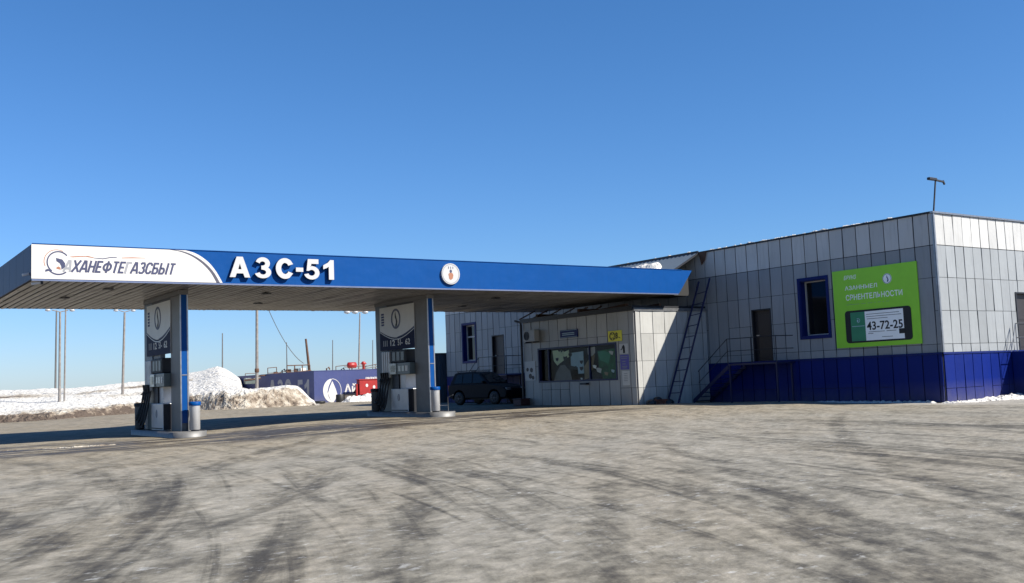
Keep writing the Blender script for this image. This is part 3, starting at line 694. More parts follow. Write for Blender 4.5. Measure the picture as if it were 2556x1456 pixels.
# kiosk window: frame, panes, and the posters and goods behind the glass
r = MB(); a0, a1, b0, b1_ = wk; t = .07
for q in ((a0, a0+t, b0, b1_), (a1-t, a1, b0, b1_), (a0+t, a1-t, b0, b0+t), (a0+t, a1-t, b1_-t, b1_)):
    r.prism([(q[0], q[2]), (q[1], q[2]), (q[1], q[3]), (q[0], q[3])], aX, -.14, .05)
kw = r.build('window', M['dnavy'], an)
for a in (-35.85, -33.0): MB().prism([(a-.03, b0+t), (a+.03, b0+t), (a+.03, b1_-t), (a-.03, b1_-t)], aX, -.13, -.05).build('mullion', M['dnavy'], kw)
MB().box(AX0+.6, AX0+.62, 31.0, 36.6, b0-.05, b1_+.05).build('interior', M['dark'], kw)
def quad_aX(name, pts, m, d=-.16):
    MB().prism([(-y, z) for y, z in pts], aX, d-.01, d).build(name, m, kw)
def wp(x, y):
    q = px((1400+x/4.283)/1.0771, (780+y/4.283)/1.0771, 0, AX0+.16); return (q.y, q.z)
quad_aX('poster', [wp(*q) for q in ((362, 700), (420, 692), (440, 715), (465, 690), (500, 712), (550, 690), (553, 770), (520, 790), (440, 850), (420, 870), (380, 820))], M['paleg'])
quad_aX('poster', [wp(*q) for q in ((570, 725), (715, 705), (725, 960), (660, 965), (655, 890), (575, 870))], M['pblue'], -.165)
quad_aX('foliage_print', [wp(*q) for q in ((880, 700), (1085, 670), (1110, 1040), (960, 1045), (900, 900))], M['foliage'])
quad_aX('poster', [wp(*q) for q in ((765, 668), (848, 655), (850, 720), (800, 800), (770, 740))], M['board'], -.17)
quad_aX('cardboard', [wp(*q) for q in ((800, 770), (850, 740), (830, 900), (790, 1010), (735, 1030), (730, 880))], M['tan'], -.155)
quad_aX('shelf_goods', [wp(*q) for q in ((400, 960), (450, 870), (500, 860), (560, 930), (590, 1040), (380, 1045))], M['steel'], -.175)
for x_, y_, r_ in ((420, 800, 22), (515, 790, 30), (570, 750, 24), (625, 900, 26), (700, 905, 24), (700, 830, 22), (470, 705, 14)):
    c_ = wp(x_, y_); e = MB(); e.prism([(-c_[0]+r_/170*math.cos(a_)*q_, c_[1]+r_/250*math.sin(a_)*q_) for a_, q_ in ((.2, .9), (1.0, 1.1), (1.6, .7), (2.4, 1.2), (3.6, .8), (4.7, 1.0), (5.5, .7))], aX, -.150, -.146); e.build('dark_figure', M['black'], kw)
for x_, y_, r_, m__ in ((1040, 720, 20, 'board'), (900, 920, 26, 'board'), (985, 960, 18, 'tan'), (1060, 930, 16, 'pblue'), (850, 880, 18, 'bwhite'), (700, 1020, 10, 'bwhite'), (960, 760, 60, 'green')):
    c_ = wp(x_, y_); e = MB(); e.prism([(-c_[0]+r_/130*math.cos(a_)*q_, c_[1]+r_/200*math.sin(a_)*q_) for a_, q_ in ((.3, 1), (1.5, .7), (2.5, 1.1), (3.9, .8), (5.2, 1.2))], aX, -.152, -.148); e.build('bright_item', M[m__] if m__ != 'green' else M['greend'], kw)
MB().prism([(a0+t, b0+t), (a1-t, b0+t), (a1-t, b1_-t), (a0+t, b1_-t)], aX, -.118, -.11).build('pane', None or bpy.data.materials.new('clear_glass'), kw)
gm = bpy.data.materials['clear_glass']; gm.use_nodes = True; g_ = gm.node_tree
gb = g_.nodes['Principled BSDF']; gb.inputs['Roughness'].default_value = .03; gb.inputs['Transmission Weight'].default_value = 1; gb.inputs['IOR'].default_value = 1.10; gb.inputs['Base Color'].default_value = (.9, .95, .95, 1)
q = px((1400+755/4.283)/1.0771, (780+1070/4.283)/1.0771, 0, AX0)
MB().box(AX0-.2, AX0-.03, q.y-.2, q.y+.2, 1.0, 1.08).build('service_tray', M['dark'], an)

# things on the annex wall
ac = empty('air_conditioner', (AX0-.2, 36.7, 3.0), 'white air conditioner unit high at the left end of the kiosk', 'air conditioner')
MB().box(AX0-.36, AX0-.08, 36.25, 37.1, 2.98, 3.50).build('casing', M['ann'], ac, .02)
fr = MB(); ring(fr, onX(AX0-.36), -36.84, 3.24, .2, .2, .175, .175, .001, .02)
for k in range(1, 5): ring(fr, onX(AX0-.36), -36.84, 3.24, .04*k, .04*k, .04*k-.008, .04*k-.008, .001, .012, 24)
fr.build('grille', M['dark'], ac); f2 = MB(); disc(f2, onX(AX0-.36), -36.84, 3.24, .17, .17, .0005, .004); f2.build('fan', M['black'], ac)
for q in (36.35, 36.95): MB().box(AX0-.34, AX0-.03, q, q+.04, 2.93, 2.975).build('bracket', M['dark'], ac)
def plate(name, label, cat, y0, y1, z0, z1, m, th=.03, X=AX0, base=.03):
    o = empty(name, (X-.05, (y0+y1)/2, (z0+z1)/2), label, cat)
    MB().prism([(-y1, z0), (-y0, z0), (-y0, z1), (-y1, z1)], onX(X), base, base+th).build('panel', m, o, .004, 1)
    return o
bs = plate('blue_sign', 'small blue sign with white border above the kiosk window', 'sign', 33.55, 34.75, 3.02, 3.36, M['bluetrim'], .05)
lx = onX(AX0-.081)
bd = MB()
for q in ((-34.72, -33.58, 3.04, 3.055), (-34.72, -33.58, 3.325, 3.34)): bd.prism([(q[0], q[2]), (q[1], q[2]), (q[1], q[3]), (q[0], q[3])], lx, 0, .003)
for z in (3.13, 3.2): bd.prism([(-34.6, z), (-33.75, z), (-33.75, z+.03), (-34.6, z+.03)], lx, 0, .003)
bd.build('print', M['pblue'], bs)
ys_ = plate('yellow_sign', 'bright yellow sign with black lettering at top right of the kiosk window', 'sign', 30.75, 31.58, 2.70, 3.13, M['yellow'], .03)
text_mb('С', onX(AX0-.061), -31.46, -31.30, 2.78, 3.04, 0, .004, .02).build('lettering', M['black'], ys_)
text_mb('2', onX(AX0-.061), -31.27, -31.13, 2.78, 3.04, 0, .004, .02).build('lettering', M['black'], ys_)
text_mb('8', onX(AX0-.061), -31.12, -30.97, 2.80, 3.05, 0, .004, .03).build('lettering', M['black'], ys_)
rr_ = MB(); ring(rr_, onX(AX0-.061), -31.3, 2.91, .19, .17, .165, .145, 0, .003, 24, 60, 300); rr_.build('symbol', M['black'], ys_); rr_ = MB(); rr_.prism([(-30.93, 2.84), (-30.82, 2.8), (-30.82, 2.83), (-30.93, 2.87)], onX(AX0-.061), 0, .003); rr_.build('symbol', M['black'], ys_)
st = plate('white_notice', 'white notice with black fuel nozzle picture right of the kiosk window', 'sign', 30.42, 30.94, 2.18, 2.58, M['sign'], .01)
nz_ = MB(); nz_.prism([(-30.72, 2.2), (-30.6, 2.2), (-30.6, 2.45), (-30.66, 2.54), (-30.74, 2.5), (-30.8, 2.38), (-30.86, 2.36), (-30.86, 2.33), (-30.76, 2.35), (-30.72, 2.42)], onX(AX0-.041), 0, .003); nz_.build('picture', M['black'], st)
vp = plate('violet_notice', 'violet notice with pale text lines below the nozzle notice', 'sign', 30.40, 30.92, 1.55, 2.14, M['purpink'], .01)
tl = MB()
for z, a, b_ in ((2.05, -30.88, -30.46), (1.98, -30.85, -30.5), (1.86, -30.8, -30.6), (1.76, -30.8, -30.6), (1.66, -30.82, -30.5), (1.6, -30.8, -30.55)): tl.prism([(a, z), (b_, z), (b_, z+.03), (a, z+.03)], onX(AX0-.041), 0, .002)
tl.build('print', M['faded'], vp)
wp_ = plate('paper_sheet', 'white paper sheet, lowest of the notices right of the kiosk window', 'sign', 30.40, 30.84, .92, 1.50, M['board'], .01)
tl = MB()
for k in range(5): tl.prism([(-30.74, 1.38-.07*k), (-30.52, 1.38-.07*k), (-30.52, 1.395-.07*k), (-30.74, 1.395-.07*k)], onX(AX0-.041), 0, .002)
tl.build('print', M['steel'], wp_)
ws = plate('white_board', 'white board with small dark pictures left of the kiosk window', 'sign', 36.7, 37.52, 1.25, 2.12, M['sign'], .02)
tl = MB()
for (a, z, s_) in ((-37.3, 1.75, .1), (-37.0, 1.72, .12), (-37.1, 1.45, .13), (-36.9, 1.38, .1)):
    disc(tl, onX(AX0-.051), a, z, s_, s_*.9, 0, .003, 9)
tl.build('picture', M['wood'], ws)
# rusty beams between annex roof and canopy
rb = MB(); rb.bar((26.9, 30.6, 4.12), (29.6, 38.4, 4.16), .10, .12); rb.bar((28.3, 30.2, 4.12), (30.4, 37.6, 4.12), .1, .1)
for k in range(6): rb.bar((27.0+.3*k, 38.3-.6*k, 4.08), (27.4+.3*k, 37.6-.6*k, 4.42), .05)
rb.box(26.75, 30.4, 33.5, 33.65, 4.06, 4.2); rb.box(26.75, 30.4, 36.5, 36.65, 4.06, 4.2)
rb.build('roof_beams', M['rust'], an)
# small things at the foot of the annex
cr = empty('brick_stack', (27.3, 29.75, ground_z(27.3, 29.75)), 'small stack of red bricks with dark rags at the lit kiosk corner', 'bricks')
zb = ground_z(27.3, 29.7)-.01
bk = MB()
for k in range(2):
    for j in range(3): bk.box(27.1+.26*j-.02*k, 27.34+.26*j-.02*k, 29.55, 29.8, zb+.1*k, zb+.1*k+.09)
bk.build('bricks', M['brick'], cr, .01)
bq = MB(); bq.lathe((27.0, 29.6, zb), [(.2, 0), (.22, .08), (.16, .16), (.05, .2)], 9); bq.lathe((27.95, 29.65, zb), [(.24, 0), (.24, .08), (.17, .15), (.06, .19)], 9); bq.lathe((27.4, 29.65, zb+.19), [(.17, 0), (.15, .06), (.06, .1)], 8)
bq.build('rags', M['dark'], cr)
c2 = empty('fire_box', (26.35, 37.6, .15), 'low dark red box at the dim left end of the kiosk', 'box')
MB().box(26.1, 26.6, 37.15, 37.75, .15, .42).build('body', M['dullred'], c2, .02); MB().box(26.08, 26.62, 37.13, 37.77, .424, .47).build('lid', M['dullred'], c2, .01)
# ladder
ld = empty('ladder', (28.1, 29.6, .1), 'tall dark steel ladder leaning against the long wall beside the kiosk', 'ladder')
LA = Vector((28.07, 29.83, .10)); LB = Vector((30.26, 29.83, 5.1)); RA = Vector((28.15, 29.3, .10)); RB = Vector((30.3, 29.3, 5.15))
LB = LA+(px(1730, 757, 1, 29.83)-LA)*1.22
MB().bar(LA, LB, .045, .06).build('rail', M['dnavy'], ld); MB().bar(RA, RB, .045, .06).build('rail', M['dnavy'], ld)
for k in range(1, 11): t = k/11.2; MB().tube([LA.lerp(LB, t), RA.lerp(RB, t)], .016).build('rung', M['dnavy'], ld)

# ------------------------------------------------------------------ green banner
gbn = empty('green_billboard', (XA-.05, 21.8, 3.4), 'green advertising panel with phone picture and number on the long wall', 'billboard')
GY0, GY1, GZ0, GZ1 = 20.10, 23.53, 1.99, 4.78
MB().prism([(-GY1, GZ0), (-GY0, GZ0), (-GY0, GZ1), (-GY1, GZ1)], lA, .035, .075).build('panel', M['green'], gbn)
def gp(x, y): q = px((2200+x/5.2)/1.0771, (680+y/5.2)/1.0771, 0, XA-.08); return (-q.y, q.z)
gl = onX(XA-.0755)
def rrect(a0, a1, b0, b1, r):
    P = []
    for cx_, cy_, s0 in ((a1-r, b1-r, 0), (a0+r, b1-r, 90), (a0+r, b0+r, 180), (a1-r, b0+r, 270)):
        for k in range(5): t = R(s0+k*22.5); P.append((cx_+r*math.cos(t), cy_+r*math.sin(t)))
    return P
pa0, pz0 = gp(395, 1258)[0], gp(400, 1258)[1]; pa1 = gp(1305, 1000)[0]; pz1 = gp(1250, 745)[1]
pz0 = gp(850, 1240)[1]; pz1 = gp(850, 775)[1]
MB().prism(rrect(pa0, pa1, pz0, pz1, .12), gl, 0, .012).build('phone_picture', M['black'], gbn)
sa0, sa1, sa2 = gp(455, 1000)[0], gp(655, 1000)[0], gp(1195, 1000)[0]; h_ = pz1-pz0
MB().prism([(sa0, pz0+.06), (sa1, pz0+.06), (sa1, pz1-.07), (sa0, pz1-.07)], gl, .0125, .016).build('phone_screen', M['greend'], gbn)
MB().prism([(sa1+.002, pz0+.06), (sa2, pz0+.06), (sa2, pz1-.07), (sa1+.002, pz1-.07)], gl, .0125, .016).build('phone_screen', M['bwhite'], gbn)
text_mb('43-72-25', gl, sa1+.06, sa2-.04, pz0+h_*.36, pz0+h_*.62, .0165, .02, .02).build('lettering', M['black'], gbn)
dt = MB(); dt.prism([(sa2-.2, pz0+h_*.2), (sa2+.02, pz0+h_*.2), (sa2+.02, pz0+h_*.35), (sa2-.2, pz0+h_*.35)], gl, .0165, .019); dt.build('button', M['black'], gbn)
for fz, a, b_ in ((.84, .04, .9), (.77, .04, .95), (.70, .05, .6), (.30, .08, .5), (.30, .55, .8), (.25, .06, .2), (.13, .42, .7)):
    A0 = sa1+(sa2-sa1)*a; B0 = sa1+(sa2-sa1)*b_; MB().prism([(A0, pz0+h_*fz), (B0, pz0+h_*fz), (B0, pz0+h_*fz+.018), (A0, pz0+h_*fz+.018)], gl, .0165, .018).build('text_line', M['steel'], gbn)

lg = MB(); ring(lg, gl, (sa0+sa1)/2, pz0+h_*.68, .09, .08, .075, .065, .0165, .018, 24, -100, 120); lg.prism([((sa0+sa1)/2-.03, pz0+h_*.64), ((sa0+sa1)/2+.02, pz0+h_*.64), ((sa0+sa1)/2+.02, pz0+h_*.70), ((sa0+sa1)/2-.03, pz0+h_*.71)], gl, .0165, .018)
lg.prism([(sa0+.04, pz0+h_*.5), (sa1-.03, pz0+h_*.5), (sa1-.03, pz0+h_*.515), (sa0+.04, pz0+h_*.515)], gl, .0165, .018); lg.build('logo', M['pblue'], gbn)
def gz(x, y): return gp(x, y)[1]
text_mb('АЗАННЫЕЛ', gl, gp(365, 500)[0], gp(815, 460)[0], gz(590, 505), gz(590, 445), 0, .003, .010).build('lettering', M['bwhite'], gbn)
text_mb('СРНЕНТЕЛЬНОСТИ', gl, gp(380, 620)[0], gp(1170, 560)[0], gz(775, 632), gz(775, 550), 0, .003, .010).build('lettering', M['bwhite'], gbn)
text_mb('БРУНЗ', gl, gp(350, 360)[0], gp(520, 340)[0], gz(435, 375), gz(435, 315), 0, .003, .005, .3).build('lettering', M['bwhite'], gbn)
em = MB(); ec = gp(955, 360); disc(em, gl, ec[0], ec[1], .18, .18, 0, .004); em.build('emblem', M['bwhite'], gbn)
em = MB(); flame(em, gl, ec[0]-.0, ec[1], .12, .0045, .007); ring(em, gl, ec[0], ec[1], .17, .17, .155, .155, .0045, .006); em.build('emblem_flame', M['bluetrim'], gbn)
dd = MB()
for k in range(26):
    if random.random() < .8:
        a = gp(390, 700)[0]+k*.068; dd.prism([(a, gz(780, 695)+.0*k), (a+.05, gz(780, 695)), (a+.05, gz(780, 695)+.012), (a, gz(780, 695)+.012)], gl, 0, .003)
dd.build('print', M['faded'], gbn)

# ------------------------------------------------------------------ canopy
CYF, CYR, CX0, CXT, CXB, CZ0, CZ1 = 29.4, 38.9, 4.85, 29.40, 28.62, 4.50, 5.45
cn = empty('fuel_canopy', (17, 34, 0), 'long blue and white filling station canopy on two pairs of columns', 'canopy')
f = MB()
f.add([(CX0, CYF, CZ0), (CXB, CYF, CZ0), (CXT, CYF, CZ1), (CX0, CYF, CZ1), (CX0, CYF+.06, CZ0), (CXB-.02, CYF+.06, CZ0), (CXT-.02, CYF+.06, CZ1), (CX0, CYF+.06, CZ1)],
      [(0, 1, 2, 3), (7, 6, 5, 4), (0, 4, 5, 1), (1, 5, 6, 2), (2, 6, 7, 3), (3, 7, 4, 0)])
f.build('front_fascia', M['blue'], cn)
MB().box(28.4, 29.46, CYF+.30, CYF+1.6, CZ0-.05, CZ1-.04).build('shaded_end_return', M['black'], cn)  # canopy end side, its shade put into the black colour
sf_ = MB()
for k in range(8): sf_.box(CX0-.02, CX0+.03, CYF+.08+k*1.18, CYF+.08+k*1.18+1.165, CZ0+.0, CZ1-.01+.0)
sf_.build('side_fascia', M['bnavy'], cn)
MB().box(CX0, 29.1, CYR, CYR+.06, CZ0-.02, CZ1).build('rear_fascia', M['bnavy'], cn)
MB().box(CX0+.06, 28.5, CYF+.08, CYR, CZ1-.3, CZ1-.22).build('roof_deck', M['shed'], cn)
MB().box(CX0-.01, CXB-.05, CYF-.012, CYF+.05, CZ0-.045, CZ0-.002).build('edge_strip', mat('pale_blue_strip', (.30, .36, .55), .35, .5), cn)
tpf = MB()
for k in range(20): x = CX0+1.2*k; tpf.box(x, min(CXT-.05, x+1.19), CYF-.02, CYF+.1, CZ1+.001, CZ1+.02)
tpf.build('cap_flashing', M['blue'], cn)
# soffit slats
sl_ = MB(); x = CX0+.08
while x < 28.5:
    w = .168; z = CZ0-.03+random.uniform(-.006, .006)
    segs = [CYF+.07, CYF+.07+random.uniform(2.5, 4), CYF+random.uniform(5.5, 7.5), CYR]
    for a, b_ in zip(segs, segs[1:]):
        dz = random.uniform(-.006, .006); dz2 = random.uniform(-.006, .006)
        tl = random.uniform(-.008, .008); v = []
        for yy, dd_ in ((a, dz), (b_-.01, dz2)):
            v += [(x, yy, z+dd_+.03), (x+.035, yy, z+dd_-tl), (x+w-.035, yy, z+dd_+tl), (x+w, yy, z+dd_+.03)]
        sl_.add(v, [(0, 1, 5, 4), (1, 2, 6, 5), (2, 3, 7, 6), (0, 3, 2, 1), (4, 5, 6, 7), (0, 4, 7, 3)])
    x += .235
sl_.build('soffit', M['slat'], cn)
MB().box(CX0+.06, 28.5, CYF+.07, CYR, CZ0+.04, CZ0+.06).build('soffit_backing', M['dark'], cn)
for (x, y) in ((7.2, 31.2), (6.6, 34.3), (12.3, 31.8), (13.4, 35.5), (21.5, 32), (22.3, 35.7)):
    c_ = MB(); c_.box(x-.13, x+.13, y-.13, y+.13, CZ0-.065, CZ0-.04); c_.build('ceiling_lamp', M['dark'], cn)
# white logo panel with its curved edge
def fp(x, y): q = px(x, y, 1, CYF-.01); return (q.x, q.z)
fY = onY(CYF)
ZT, ZB = CZ1-.012, CZ0+.012
def arcpts(x_top, x_bot, pw=2.1, n=14):      # from top to bottom, bulging outward like a wing tip
    return [(x_top+(x_bot-x_top)*math.sin(k/n*math.pi/2), ZB+(ZT-ZB)*math.cos(k/n*math.pi/2)) for k in range(n+1)]
def smooth_pts(P, n=6):
    out = []
    for i in range(len(P)-1):
        p0, p1, p2, p3 = P[max(i-1, 0)], P[i], P[i+1], P[min(i+2, len(P)-1)]
        for k in range(n):
            t = k/n; out.append(tuple(.5*((2*b)+(-a+c)*t+(2*a-5*b+4*c-d)*t*t+(-a+3*b-3*c+d)*t**3) for a, b, c, d in zip(p0, p1, p2, p3)))
    return out+[P[-1]]
AW = smooth_pts([(8.95, ZT), (9.18, 5.38), (9.40, 5.27), (9.63, 5.09), (9.84, 4.83), (10.02, ZB)])
AI = smooth_pts([(8.50, ZT), (8.82, 5.385), (9.14, 5.26), (9.42, 5.07), (9.66, 4.82), (9.84, ZB)])
AO = smooth_pts([(8.60, ZT), (8.90, 5.40), (9.21, 5.28), (9.50, 5.09), (9.75, 4.83), (9.94, ZB)])
MB().prism([(CX0-.022, ZB), (CX0-.022, ZT)]+AW, fY, .001, .012).build('logo_panel', M['sign'], cn)
MB().prism(AI+AO[::-1], fY, .0125, .016).build('logo_stripe', M['slatey'], cn)
WORD = 'АХАНЕФТЕГАЗСБЬIТ'; fad = {0, 8}
stroke_text(MB(), WORD, fY, 5.62, 8.66, 4.715, 5.045, .013, .056, only=set(range(len(WORD)))-fad).build('lettering', M['ink'], cn)
stroke_text(MB(), WORD, fY, 5.62, 8.66, 4.715, 5.045, .013, .060, only=fad).build('lettering', M['faded'], cn)
# circular S emblem
cA, cB = 5.50, 4.97
e = MB(); ring(e, fY, cA, cB, .30, .31, .265, .275, .0125, .016, 30, 40, 235); ring(e, fY, cA, cB-.02, .32, .33, .29, .29, .0125, .016, 24, 215, 310)
e.prism([(5.17, 4.76), (5.24, 4.79), (5.26, 4.73), (5.17, 4.70)], fY, .0125, .016)
e.build('emblem', M['ink'], cn)
e = MB(); e.prism([(cA-.06, cB+.12), (cA+.1, cB+.08), (cA+.17, cB-.02), (cA+.17, cB-.12), (cA+.08, cB-.20), (cA+.07, cB-.10), (cA+.03, cB-.02), (cA-.05, cB+.03)], fY, .0125, .017); e.build('emblem_flame', M['ink'], cn)
e = MB(); ring(e, fY, cA-.04, cB+.02, .33, .33, .31, .315, .0125, .015, 26, 60, 205); e.prism([(5.45, 4.79), (5.56, 4.77), (5.55, 4.83), (5.5, 4.86), (5.45, 4.83)], fY, .0125, .015)
e.prism([(5.78, 5.14), (6.0, 5.16), (6.25, 5.175), (6.4, 5.14), (6.4, 5.12), (6.2, 5.15), (5.85, 5.12)], fY, .0125, .015)
e.build('emblem_swoosh', M['orange'], cn)
e = MB(); e.prism([(7.15, 5.16), (7.45, 5.18), (7.8, 5.175), (7.8, 5.165), (7.4, 5.15), (7.15, 5.14)], fY, .0125, .015); e.build('emblem_swoosh', M['orange'], cn)
e = MB(); e.prism([(6.4, 5.13), (6.65, 5.12), (6.85, 5.165), (7.02, 5.17), (7.02, 5.15), (6.85, 5.14), (6.65, 5.095), (6.4, 5.115)], fY, .0125, .015); e.build('swoosh_line', M['ink'], cn)
# raised letters
lt = [('А', 10.24, 10.87), ('З', 11.03, 11.53), ('С', 11.68, 12.25), ('-', 12.33, 12.57), ('5', 12.62, 13.11), ('1', 13.24, 13.60)]
for ch, a, b_ in lt:
    z0, z1 = (4.69, 5.31) if ch != '-' else (4.91, 5.04)
    if ch in 'ЗС5': z0 -= .012; z1 += .008
    a -= .045; b_ -= .045; z0 -= .012; z1 -= .012
    L_ = glyph_mb(GLYPH[ch], fY, a, b_, z0, z1, .11, .135).build('letter', M['letter'], cn)
    glyph_mb(GLYPH[ch], fY, a, b_, z0, z1, .03, .1095).build('letter_side', M['bnavy'], L_)
# round badge
e = MB(); disc(e, fY, 17.9, 4.99, .36, .36, .002, .08); bdg = e.build('badge', M['letter'], cn)
e = MB(); ring(e, fY, 17.9, 4.99, .335, .335, .31, .31, .0805, .084, 36); bt_ = M['faded']; e.build('badge_ring', bt_, bdg)
text_mb('111', fY, 17.8, 18.0, 5.16, 5.24, .0805, .084, .02).build('badge_print', M['ink'], bdg)
e = MB(); disc(e, fY, 17.9, 5.08, .05, .06, .0805, .084, 10); e.build('badge_print', M['ink'], bdg)
e = MB(); e.prism([(17.8, 4.98), (17.86, 5.03), (17.96, 5.02), (18.0, 4.95), (17.97, 4.83), (17.89, 4.78), (17.83, 4.82)], fY, .0805, .084); e.build('badge_figure', M['orange'], bdg)
for k in range(14):
    pass
# cctv cameras at the left corner
for (x, y, z) in ((4.98, 29.55, 4.40), (4.78, 29.75, 4.66)):
    cc = empty('security_camera', (x, y, z), 'small white security camera ' + ('hanging under the canopy corner' if z < 4.5 else 'on the side of the canopy corner'), 'camera', None)
    MB().bar((x-.12, y, z-.02), (x+.10, y, z+.03), .07, .07).build('housing', M['letter'], cc, .01)
    MB().bar((x+.03, y, z+.0), (x+.08, y, z+(.09 if z < 4.5 else 0)), .03).build('bracket', M['dark'], cc)
    MB().box(x+.101, x+.16, y-.05, y+.05, z-.02, z+.06).build('lens', M['black'], cc)

# columns with sign board between, twice
def column_set(dx, dy, dz):
    T = lambda mb: mb
    def B(x0, x1, y0, y1, z0, z1): return MB().box(x0+dx, x1+dx, y0+dy, y1+dy, z0, z1)
    zb = .14+dz
    c1 = B(9.30, 9.54, 31.26, 32.22, zb, 4.322).build('column', M['steel'], cn, .01)
    B(9.335, 9.505, 31.225, 31.255, zb+.25, 4.32).build('blue_strip', M['blue'], c1)
    j = B(9.30, 9.333, 31.215, 31.257, zb, 4.32); j.box(9.507+dx, 9.55+dx, 31.215+dy, 31.257+dy, zb, 4.32); j.build('steel_edge', M['silver'], c1)
    B(9.34, 9.50, 31.21, 31.224, zb+2.0-.3, zb+2.03-.3).build('clip', M['silver'], c1)
    c2 = B(9.30, 9.54, 34.30, 35.26, zb, 4.322).build('column', M['shed'], cn, .01)
    B(9.33, 9.48, 33.45, 34.295, zb+1.7, 4.2).build('rear_panel', M['steel'], cn)
    B(9.285, 9.555, 31.20, 35.28, 4.325, CZ0-.036).build('head_beam', M['steel'], cn)
    B(9.31, 9.50, 32.225, 34.295, 4.245, 4.32).build('head_gap', M['dark'], cn)
    # board: white top with a curved lower edge, navy below
    bx = onX(9.275+dx); b = B(9.275, 9.295, 32.15, 34.85, 2.56+dz*.3, 4.24).build('sign_board', M['board'], cn)
    y0, y1 = -34.85-dy, -32.15-dy; zc = 3.36; n = 16
    arc = lambda s, z_: [(y0+(y1-y0)*k/n, z_-s*math.sin(math.pi*k/n)) for k in range(n+1)]
    nb = MB().prism([(y0, 2.56+dz*.3), (y1, 2.56+dz*.3)]+arc(.30, zc)[::-1], bx, .001, .006); nb.build('board_lower', M['boardnavy'], b)
    MB().prism(arc(.33, zc-.05)+arc(.33, zc-.02)[::-1], bx, .0065, .009).build('board_line', M['letter'], b)
    MB().prism(arc(.30, zc+.0)[8:]+[(y1, zc+.14)]+[(a, z+.05*(k/8)) for k, (a, z) in enumerate(arc(.27, zc)[8:])][::-1][:-1], bx, .001, .0055).build('board_line', M['dnavy'], b)
    ym = -33.55-dy
    em = MB(); ring(em, bx, ym, 3.76, .37, .38, .27, .30, .001, .005, 36); em.build('board_emblem', M['ink'], b)
    em = MB(); flame(em, bx, ym-.03, 3.75, .31, .001, .005); em.build('board_flame', M['black'], b)
    em = MB()
    for k in range(5): em.prism([(y0+.14, 3.95-.1*k), (y0+.36, 3.95-.1*k), (y0+.36, 3.95-.1*k+.07), (y0+.14, 3.95-.1*k+.07)], bx, .001, .005)
    em.build('board_print', M['bluetrim'], b)
    for k, tx in enumerate(('III', '12', '51-', '62')):
        a = y0+.26+k*.58; text_mb(tx, bx, a, a+.36, 2.76, 2.98, .0065, .009, .02).build('board_number', M['faded'] if k == 0 else M['board'], b)
column_set(0, 0, 0); column_set(8.7, -.05, .15)

# ------------------------------------------------------------------ pump island, dispenser, bins (built once, copied once)
def island():
    o = empty('pump_island', (9.40, 33.0, 0), 'raised concrete island with metal kerb under the nearer left pump', 'island', 'pump islands')
    P = []; r_ = .50; n = 12
    for k in range(n+1): t = math.pi+math.pi*k/n; P.append((9.33+r_*math.cos(t), 30.58+r_*math.sin(t)*.95))
    for k in range(n+1): t = math.pi*k/n; P.append((9.33+r_*math.cos(t), 35.05+r_*math.sin(t)*.95))
    MB().prism(P, lambda a, b, d: (a, b, d), -.1, .15).build('slab', M['conc'], o)
    k_ = MB(); Q = [((a-9.33)*1.03+9.33, (b-32.73)*1.006+32.73) for a, b in P]; N_ = len(P); v = []
    for i in range(N_): v += [(Q[i][0], Q[i][1], -.1), (Q[i][0], Q[i][1], .165), (P[i][0]*1.0-(P[i][0]-9.33)*.03, P[i][1], .165), (P[i][0]-(P[i][0]-9.33)*.03, P[i][1], .152)]
    ff = []
    for i in range(N_):
        j = (i+1) % N_; ff += [(i*4, j*4, j*4+1, i*4+1), (i*4+1, j*4+1, j*4+2, i*4+2), (i*4+2, j*4+2, j*4+3, i*4+3)]
    k_.add(v, ff, 0, True); k_.build('metal_kerb', M['kerb'], o)
    return o
